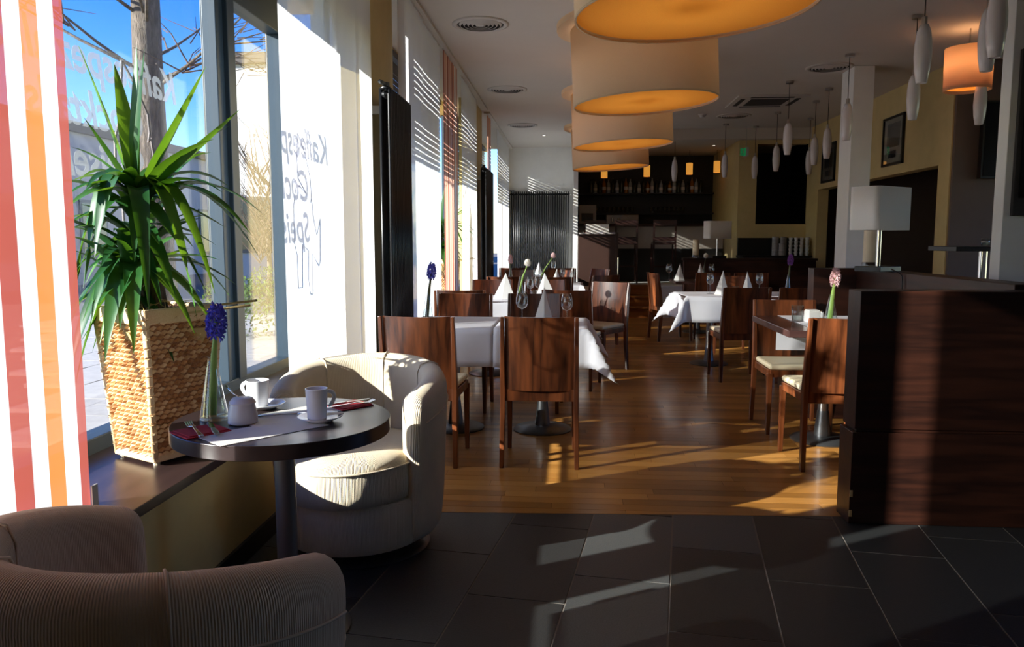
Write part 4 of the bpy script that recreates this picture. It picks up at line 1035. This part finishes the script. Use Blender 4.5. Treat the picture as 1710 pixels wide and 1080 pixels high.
spot(-.52, 14.4, CEIL, 'small lit downlight near the white end wall'); spot(2.55, 14.6, 3.02, 'small lit downlight beside the exit sign')
for k in range(5): spot(1.5 + k * .3, 15.9, 3.02, 'tiny downlight above the bottle shelf') if False else None
sd = thing('smoke_detector', 'small white smoke detector on the ceiling right of the drum lamps', 'detector', (1.95, 12.2, CEIL)); MB().lathe([(.055, 0), (.055, -.02), (.035, -.045), (0, -.048)], 20).build('body', 'vent', sd, smooth=True, auto=True); MB().lathe([(.066, 0), (.066, -.01), (.05, -.012)], 20).build('base_ring', 'vent', sd)
ex = thing('exit_sign', 'small green emergency exit sign beside the bar', 'sign', (2.90, 13.55, 2.78)); MB().bx(-.02, .02, -.11, .11, -.07, .07).build('box', 'vent', ex); MB().bx(-.024, -.019, -.1, .1, -.06, .06).build('green_panel', 'green_sign', ex); MB().bx(-.10, .018, -.026, -.020, -.06, .06).build('front_green_panel', 'green_sign', ex)
a_ = MB(); a_.box((-.055, -.028, .03), (.018, .004, .018)); a_.box((-.05, -.028, 0), (.02, .004, .04)); a_.box((-.07, -.028, -.03), (.03, .004, .012)); a_.box((-.01, -.028, 0), (.03, .004, .01)); a_.build('white_pictogram', 'vent', ex)
MB().cyl((0, 0, 0), .006, .07, .42, 8).build('hanger', 'steel', ex)

# ================================================================== TABLE LAMPS, CANDLES
def box_lamp(loc, rz, label, w_, d_, h, zb, base=True):
    t = thing('table_lamp', label, 'lamp', loc, rz)
    def rr(z, k=6, r=.035):
        pts = []
        for cx, cy, a0 in ((w_ / 2 - r, d_ / 2 - r, 0), (-w_ / 2 + r, d_ / 2 - r, 90), (-w_ / 2 + r, -d_ / 2 + r, 180), (w_ / 2 - r, -d_ / 2 + r, 270)):
            for i in range(k + 1): a = R(a0 + 90 * i / k); pts.append((cx + r * math.cos(a), cy + r * math.sin(a), z))
        return pts
    MB().loft([rr(zb), rr(zb + h)], False).build('shade', 'lamp_white', t, smooth=True, solid=.002, auto=True)
    MB().cyl((0, 0, 0), .014, .03, zb + h * .6, 14).build('stem', 'chrome', t, smooth=True, auto=True)
    MB().bx(-.12, .12, -.09, .09, 0, .035).build('base', 'black_frame', t, bevel=.004)
    MB().bx(-w_ / 2 + .01, w_ / 2 - .01, -.004, .004, zb + h * .55, zb + h * .57).build('shade_carrier', 'steel', t)
    MB().ball((0, 0, zb + h * .66), .03, 10, 8).build('bulb', 'opal', t, smooth=True)
    return t
nl = box_lamp((2.0, 5.28, 1.113), R(38), 'table lamp with a big white rectangular shade on the booth wall', .40, .20, .275, .268)
MB().tube([(-.06, -.13, .02), (-.09, -.2, -.003), (-.125, -.24, -.02), (-.135, -.25, -.14)], .004, 6).build('cable', 'black_frame', nl, smooth=True)
box_lamp((2.25, 12.36, 1.036), R(20), 'table lamp with a white rectangular shade on the far half wall', .40, .2, .27, .30)
def lantern(loc, label):
    t = thing('candle_lantern', label, 'candle', loc); MB().lathe([(0, 0), (.055, 0), (.055, .04), (.052, .045), (0, .045)], 20).build('glass_foot', 'drink_glass', t, smooth=True, auto=True)
    MB().cyl((0, 0, 0), .05, .045, .285, 20).build('candle_cylinder', 'candle', t, smooth=True, auto=True); MB().cyl((0, 0, 0), .002, .285, .30, 6).build('wick', 'black_frame', t)
lantern((1.925, 12.36, 1.036), 'cream cylinder candle on the far half wall beside the lamp')
lantern((2.16, 5.85, 1.113), 'cream cylinder candle behind the near table lamp')

# ================================================================== PICTURES, SCREEN, MENU BOARD, HIGH TABLE
def picture(y0, y1, z0, z1, label):
    t = thing('framed_picture', label, 'picture', (4.028, (y0 + y1) / 2, (z0 + z1) / 2)); L = (y1 - y0) / 2; H = (z1 - z0) / 2; f = .03
    m = MB().bx(-.03, 0, -L, L, -H, -H + f).bx(-.03, 0, -L, L, H - f, H).bx(-.03, 0, -L, -L + f, -H, H).bx(-.03, 0, L - f, L, -H, H); m.build('frame', 'black_frame', t)
    MB().bx(-.012, 0, -L + f, L - f, -H + f, H - f).build('mat_board', 'mat_board', t); MB().bx(-.015, -.011, -L * .62, L * .62, -H * .25, H * .72).build('print', 'photo', t); MB().bx(-.015, -.011, -L * .3, L * .45, -H * .68, -H * .4).build('small_print', 'photo', t)
    MB().bx(-.021, -.018, -L + f, L - f, -H + f, H - f).build('glazing', 'drink_glass', t)
picture(9.99, 10.62, 2.25, 2.86, 'framed picture on the yellow wall, right of the square pillar'); picture(11.08, 11.7, 2.22, 2.82, 'framed picture on the yellow wall half hidden behind the square pillar'); picture(12.48, 13.1, 2.22, 2.82, 'framed picture on the yellow wall left of the square pillar')
tv = thing('wall_screen', 'flat black screen on the taupe wall at the right', 'screen', (4.78, 8.70, 2.36)); MB().bx(-.5, .6, -.04, .04, -.40, .40).build('casing', 'black_frame', tv, bevel=.004); MB().bx(-.48, .58, -.045, -.039, -.38, .38).build('display', 'tv', tv); MB().bx(-.1, .1, .04, .1, -.1, .1).build('wall_mount', 'steel', tv)
mbd = thing('menu_board', 'dark framed menu board on the wide white pillar at the right edge', 'board', (2.98, 5.198, 1.98)); MB().bx(-.22, .22, -.03, 0, -.51, .51).build('frame', 'vent_dark', mbd, bevel=.003); MB().bx(-.19, .2, -.034, -.029, -.40, .48).build('black_sheet', 'tv', mbd)
ht = thing('high_table', 'black high table with a chrome post beside the wide white pillar', 'table', (3.05, 6.1, 0)); MB().bx(-.27, .3, -.2, .25, 1.235, 1.27).build('tabletop', 'baseboard', ht, bevel=.003); MB().cyl((.02, 0, 0), .03, .03, 1.235, 18).build('column', 'chrome', ht, smooth=True, auto=True); MB().lathe([(0, 0), (.2, 0), (.2, .012), (.03, .03)], 28).build('base_disc', 'base_plate', ht, smooth=True, auto=True)
tumbler((3.03, 6.0, 1.271), 'small glass on the black high table', .03, .06); salt((3.09, 6.0, 1.271), 'shaker on the black high table')
ac2 = thing('annex_chair', 'dark chair silhouette inside the wide wall opening', 'chair', (5.0, 10.5, 0)); MB().bx(-.22, .22, -.02, .02, .45, 1.0).build('backrest', 'chair', ac2); MB().bx(-.22, .22, -.44, .02, .42, .46).build('seat', 'chair', ac2)
for sx in (-.2, .2):
    for sy in (-.42, 0): MB().bx(sx - .015, sx + .015, sy - .015, sy + .015, 0, .42).build('leg', 'chair', ac2)

# ================================================================== BAR
PF = .53
bar = thing('bar_counter', 'long bar counter with a pale upper front and dark base', 'counter', (1.48, 15.0, PF))
MB().bx(-1.36, 1.36, 0, .5, 0, .62).build('base_front', 'black_wall', bar); MB().bx(-1.36, 1.36, -.01, .5, .62, 1.04).build('pale_front', 'bar_white', bar); MB().bx(-1.38, 1.37, -.12, .55, 1.04, 1.09).build('worktop', 'partition', bar, bevel=.004)
bb = thing('back_bar_cabinet', 'dark back bar cabinet with bottle shelves', 'cabinet', (1.48, 16.1, PF)); MB().bx(-1.36, 1.36, -.3, .2, 0, .98).build('cupboard', 'black_wall', bb); MB().bx(-1.36, 1.36, -.32, .2, .98, 1.02).build('counter_top', 'black_wall', bb); MB().bx(-1.36, 1.36, -.02, .2, 1.30, 1.33).build('shelf', 'black_wall', bb); MB().bx(-1.36, 1.36, -.02, .2, 1.70, 1.73).build('shelf', 'black_wall', bb)
rd = random.Random(12)
def bottle_proto(mat, lab):
    t = thing('bottle', lab, 'bottle'); MB().lathe([(0, 0), (.037, 0), (.038, .01), (.038, .17), (.03, .205), (.013, .235), (.013, .29), (0, .29)], 12).build('body', mat, t, smooth=True); MB().lathe([(.0388, .06), (.0388, .12)], 12).build('label', 'bottle_dark' if mat == 'bottle_dark' else 'label_white', t, smooth=True); MB().cyl((0, 0, 0), .015, .275, .295, 8).build('cap', 'baseboard', t); return t
bp = {k: [bottle_proto(k, ''), False] for k in ('bottle_dark', 'bottle_amber', 'bottle_clear')}
lb = {'bottle_dark': 'dark glass bottle on the upper back bar shelf', 'bottle_amber': 'amber spirit bottle on the upper back bar shelf', 'bottle_clear': 'clear spirit bottle on the upper back bar shelf'}
for i in range(26):
    k = ('bottle_dark', 'bottle_clear', 'bottle_dark', 'bottle_amber', 'bottle_clear')[i % 5]; p_ = bp[k]; x = .38 + i * .088
    o = place(p_[0], p_[1], (x, 16.14, PF + 1.731), rd.random() * 6, lb[k], {'bottle_dark': 'dark bottles on the bar shelf', 'bottle_amber': 'amber bottles on the bar shelf', 'bottle_clear': 'clear bottles on the bar shelf'}[k]); p_[1] = True; s = rd.uniform(.8, 1.1); o.scale = (1, 1, s)
gl = [None]
def bar_glass(x, y, z):
    if gl[0] is None: gl[0] = MB().lathe([(0, .003), (.03, .003), (.04, .11), (.036, .11), (.027, .008), (0, .008)], 14).mesh('bar_glass', 'drink_glass', True)
    o = bpy.data.objects.new('bar_glass', gl[0]); COL.objects.link(o); o.location = (x, y, z); tag(o, 'upturned clear glass in the rows on the lower back bar shelf', 'glass', 'glasses on the back bar shelf')
for r_ in range(2):
    for i in range(10): bar_glass(.40 + i * .09, 16.12 + r_ * .09 - .05, PF + 1.331)
for i in range(8): bar_glass(1.6 + i * .09, 16.12, PF + 1.331)
cm = thing('coffee_machine', 'silver coffee machine behind the bar', 'machine', (1.0, 15.95, PF + 1.021)); MB().bx(-.32, .32, -.2, .2, .06, .26).build('body', 'machine', cm, bevel=.01); MB().bx(-.02, .3, -.215, -.2, .08, .25).build('front_panel', 'bar_white', cm); MB().bx(-.3, .3, -.24, .2, .0, .05).build('drip_tray', 'steel', cm)
for x in (-.2, -.08): MB().cyl((x, -.23, 0), .02, .12, .2, 10).build('brew_head', 'chrome', cm)
bxm = thing('white_appliance', 'pale boxy appliance at the left end of the bar', 'appliance', (.30, 15.3, PF + 1.091)); MB().bx(-.16, .16, -.15, .15, 0, .36).build('housing', 'bar_white', bxm, bevel=.01); MB().bx(-.12, .1, -.155, -.15, .05, .2).build('front_panel', 'tv', bxm)
def bar_stool(x, y, label):
    t = thing('bar_stool', label, 'bar stool', (x, y, PF), R(0))
    for sx in (-1, 1):
        MB().bar([(sx * .2, -.2, 0, .03, .03), (sx * .19, -.18, .72, .034, .034), (sx * .19, -.21, 1.14, .03, .026)]).build('rear_leg', 'table_wood', t); MB().bar([(sx * .2, .2, 0, .03, .03), (sx * .19, .18, .72, .034, .034)]).build('front_leg', 'table_wood', t)
    MB().bx(-.19, .19, -.22, -.19, 1.04, 1.14).build('top_rail', 'table_wood', t); MB().bx(-.19, .19, -.20, -.17, .76, .84).build('lower_rail', 'table_wood', t); MB().bx(-.2, .2, -.2, .2, .70, .75).build('seat', 'table_wood', t); MB().bx(-.19, .19, .18, .2, .28, .31).build('foot_rail', 'table_wood', t)
bar_stool(.98, 14.45, 'dark bar stool in front of the bar, left'); bar_stool(1.66, 14.4, 'dark bar stool in front of the bar, right'); bar_stool(.42, 14.55, 'dark bar stool half hidden behind the reception desk')
dk = thing('reception_desk', 'dark walnut reception desk at the edge of the bar platform', 'desk', (.44, 13.38, PF)); MB().bx(-.335, .335, 0, .5, 0, .86).build('front_panel', 'desk_wood', dk, bevel=.003); MB().bx(-.345, .345, -.03, .54, .86, .885).build('top', 'desk_wood', dk, bevel=.003); MB().bx(.30, .345, -.02, .5, .3, .91).build('side_upright', 'desk_wood', dk)
for i, (x, c) in enumerate(((-.27, 'paper'), (-.17, 'red_napkin'), (-.06, 'paper'), (.05, 'blue_petal'), (.15, 'paper'), (.22, 'blue_petal'))):
    t = thing('leaflet_stack', ('stack of pale leaflets at the left end of the reception desk', 'stack of red leaflets on the reception desk', 'stack of pale leaflets in the middle of the reception desk', 'stack of blue leaflets on the reception desk', 'stack of pale leaflets right of the blue ones on the reception desk', 'small blue leaflet stack at the right of the reception desk')[i], 'leaflets', (.44 + x, 13.5, PF + .886), R(6 * (i % 3)))
    MB().bx(-.05, .05, -.09, .09, 0, .02).build('pile', 'paper', t); MB().bx(-.045, .045, -.085, .0, .02, .024).build('top_leaflet', c, t)
mh = thing('menu_stand', 'white menu stand on the reception desk', 'stand', (.44, 13.72, PF + .886)); MB().bx(-.2, .2, -.01, .01, .0, .17).build('board', 'paper', mh); MB().bx(-.2, .2, -.05, .05, 0, .012).build('foot', 'paper', mh)
# cup station by the yellow corner
cs_ = thing('sideboard', 'black sideboard carrying stacked cups by the yellow wall', 'sideboard', (3.45, 13.6, PF)); MB().bx(-.58, .52, -.25, .25, 0, .49).build('body', 'black_wall', cs_); MB().bx(-.6, .54, -.27, .27, .49, .52).build('top', 'black_wall', cs_); MB().bx(-.58, .52, .22, .27, .52, .82).build('upstand', 'black_wall', cs_)
cupm = MB().lathe([(0, 0), (.024, 0), (.036, .055), (.038, .06), (.033, .06), (.022, .006), (0, .006)], 12).mesh('stacked_cup', 'porcelain', True)
for i, x in enumerate((3.66, 3.75, 3.84, 3.93)):
    for r_ in range(2):
        for k in range(5 if (i + r_) % 2 else 4):
            o = bpy.data.objects.new('stacked_cup', cupm); COL.objects.link(o); o.location = (x + (r_ * .03), 13.45 + r_ * .11, PF + .521 + k * .061); tag(o, 'white coffee cup in the stacks on the black sideboard', 'cup', 'stacked cups on the sideboard')
for i, (x, y_, h) in enumerate(((3.42, 13.5, .34), (3.52, 13.46, .22), (3.58, 13.6, .34))):
    t = thing('plate_stack', ('tall grey stack of saucers at the left of the cup stacks', 'shorter stack of saucers in front of the tall ones', 'tall stack of saucers next to the cup stacks')[i], 'saucers', (x, y_, PF + .521))
    for k in range(int(h / .02)): MB().lathe([(0, 0), (.04, 0), (.058, .012), (.06, .016), (.0, .012)], 16, (0, 0, k * .019)).build('saucer', 'sugar', t, smooth=True)

# ================================================================== OUTSIDE
og = struct('ground', MB().bx(-60, -2.05, -30, 80, -.2, -.06), 'outside_gap')
slab = MB().box((0, 0, -.02), (.594, .394, .04)).mesh('paving_slab', 'outside_stone')
k_ = 0
for i in range(11):
    for j in range(27):
        x = -2.4 - i * .6; y = 3.0 + j * .4 + (.2 if i % 2 else 0)
        if x / y < -.72 or x / y > -.36 or k_ >= 290: continue
        o = bpy.data.objects.new('paving_slab', slab); COL.objects.link(o); o.parent = og; o.location = (x, y, -.02 + rd.uniform(-.003, .003)); k_ += 1
def tree(loc, r, h, seed, label):
    t = thing('bare_tree', label, 'tree', loc); rd = random.Random(seed)
    MB().tube([(0, 0, -.1), (.02, 0, .25), (0, .02, 1.2), (-.03, 0, 2.4), (.05, 0, h)], [r * 1.35, r * 1.1, r, r * .94, r * .6], 16).build('trunk', 'bark', t, smooth=True, sub=1)
    tw = MB()
    for b in range(18):
        a = rd.uniform(0, 6.28); z = rd.uniform(2.5, 3.5) if b < 8 else h * rd.uniform(.45, .9); p = Vector((0, 0, z)); d = Vector((math.cos(a), math.sin(a), .45)).normalized(); L = rd.uniform(1.2, 2.2)
        q = [p + d * L * s + Vector((0, 0, .25 * s * s)) for s in (0, .3, .6, 1)]
        MB().tube(q, [r * .13, r * .09, r * .055, r * .02], 7).build('branch', 'bark', t, smooth=True)
        for k in range(9 if b < 8 else 18):
            s = rd.uniform(.2, 1); p2 = p + d * L * s; d2 = (d + Vector((rd.uniform(-1, 1), rd.uniform(-1, 1), rd.uniform(-.6, .7)))).normalized(); L2 = rd.uniform(.4, 1.1)
            tw.tube([p2, p2 + d2 * L2 * .5 + Vector((0, 0, .04)), p2 + d2 * L2 + Vector((0, 0, rd.uniform(-.1, .1)))], [.009, .006, .002], 4)
            for m in range(2):
                p3 = p2 + d2 * L2 * rd.uniform(.4, .9); tw.tube([p3, p3 + (d2 + Vector((rd.uniform(-1, 1), rd.uniform(-1, 1), rd.uniform(-.5, .6)))) * .3], [.006, .002], 3)
    tw.build('twigs', 'twig', t, kind='stuff')
tree((-3.95, 7.2, -.06), .15, 7.5, 3, 'thick bare street tree trunk outside the yucca window')
def bush_tree(loc, seed, label, h=4.0, sp=1.5, nb=90, wide=.2):
    t = thing('leafless_shrub_tree', label, 'tree', loc); rd = random.Random(seed); tw = MB()
    MB().tube([(0, 0, 0), (.05, .03, .8), (.02, 0, 1.6)], [.07, .055, .04], 8).build('trunk', 'bark', t, smooth=True)
    for k in range(nb):
        z = rd.uniform(.8, h * .7); a = rd.uniform(0, 6.28); d = Vector((math.cos(a) * .6, math.sin(a) * .6, rd.uniform(.5, 1.3))).normalized(); L = rd.uniform(.6, sp); p = Vector((rd.uniform(-wide, wide), rd.uniform(-wide, wide), z))
        tw.tube([p, p + d * L * .5, p + d * L], [.016, .01, .003], 4)
        for m in range(4):
            p3 = p + d * L * rd.uniform(.3, .95); tw.tube([p3, p3 + (d + Vector((rd.uniform(-1, 1), rd.uniform(-1, 1), rd.uniform(-.3, .5)))) * .35], [.006, .002], 3)
    tw.build('twigs', 'twig', t, kind='stuff')
bush_tree((-6.4, 16.0, -.06), 4, 'leafless bushy tree outside between the two window panes'); bush_tree((-6.3, 18.4, -.06), 8, 'leafless bushy tree outside behind the narrow window pane', 5)
def shrub(loc, r, h, seed, label):
    t = thing('garden_shrub', label, 'shrub', loc); rd = random.Random(seed); lv = MB()
    for k in range(900):
        a = rd.uniform(0, 6.28); q = math.sqrt(rd.random()); z = rd.random() ** .7; rr = r * q * math.sqrt(max(.05, 1 - z * z * .8)); p = Vector((rr * math.cos(a), rr * math.sin(a), h * z)); d = Vector((rd.uniform(-1, 1), rd.uniform(-1, 1), rd.uniform(-.2, 1))).normalized(); e = d.cross(Vector((.3, .5, .8))).normalized() * .016
        lv.add([p - e * .3, p + d * .035 + e, p + d * .08, p + d * .035 - e], [(0, 1, 2, 3)])
    lv.build('foliage', 'shrub', t, kind='stuff')
    MB().tube([(0, 0, 0), (.02, 0, h * .6)], [.02, .008], 6).build('stem', 'bark', t)
for i, (x, y, r_, h, lab) in enumerate(((-4.6, 10.4, .7, .75, 'low green shrub outside right of the yucca'), (-4.9, 12.3, .8, .9, 'green shrub outside behind the narrow window pane'), (-5.6, 11.6, .8, .7, 'green shrub outside behind the planter'), (-4.3, 12.6, .5, .6, 'small green shrub beside the window frame outside'))):
    shrub((x - .25 * i, y + 1.1 * i, -.06), r_, h, 20 + i, lab)
def building(name, x0, x1, y0, y1, h, mat, label, nwin=6):
    t = thing(name, label, 'building', ((x0 + x1) / 2, (y0 + y1) / 2, -.06)); w_, d_ = (x1 - x0) / 2, (y1 - y0) / 2
    MB().bx(-w_, w_, -d_, d_, 0, h).build('walls', mat, t); MB().bx(-w_ - .15, w_ + .15, -d_ - .15, d_ + .15, h, h + .3).build('roof', 'roof', t)
    for i in range(nwin):
        y = -d_ + (i + .5) * 2 * d_ / nwin; f = MB().bx(w_, w_ + .05, y - .7, y + .7, .8, 2.6).build('window', 'frame', t); MB().bx(w_ + .045, w_ + .06, y - .6, y + .6, .9, 2.5).build('pane', 'dark_glass', f)
    for i in range(max(1, nwin // 2)):
        x = -w_ + (i + .5) * 2 * w_ / max(1, nwin // 2); f = MB().bx(x - .6, x + .6, -d_ - .05, -d_, 1.0, 2.6).build('window', 'frame', t); MB().bx(x - .5, x + .5, -d_ - .06, -d_ - .045, 1.1, 2.5).build('pane', 'dark_glass', f)
building('grey_house', -24, -15.0, 14, 37, 4.6, 'building_grey', 'long grey rendered building across the street')
building('cream_house', -9.7, -7.3, 22, 30, 6.3, 'building_cream', 'cream rendered building beyond the narrow window pane', 4)
building('flat_house', -22, -14.6, 41, 56, 4.4, 'building_cream', 'low pale building farther down the street', 6)
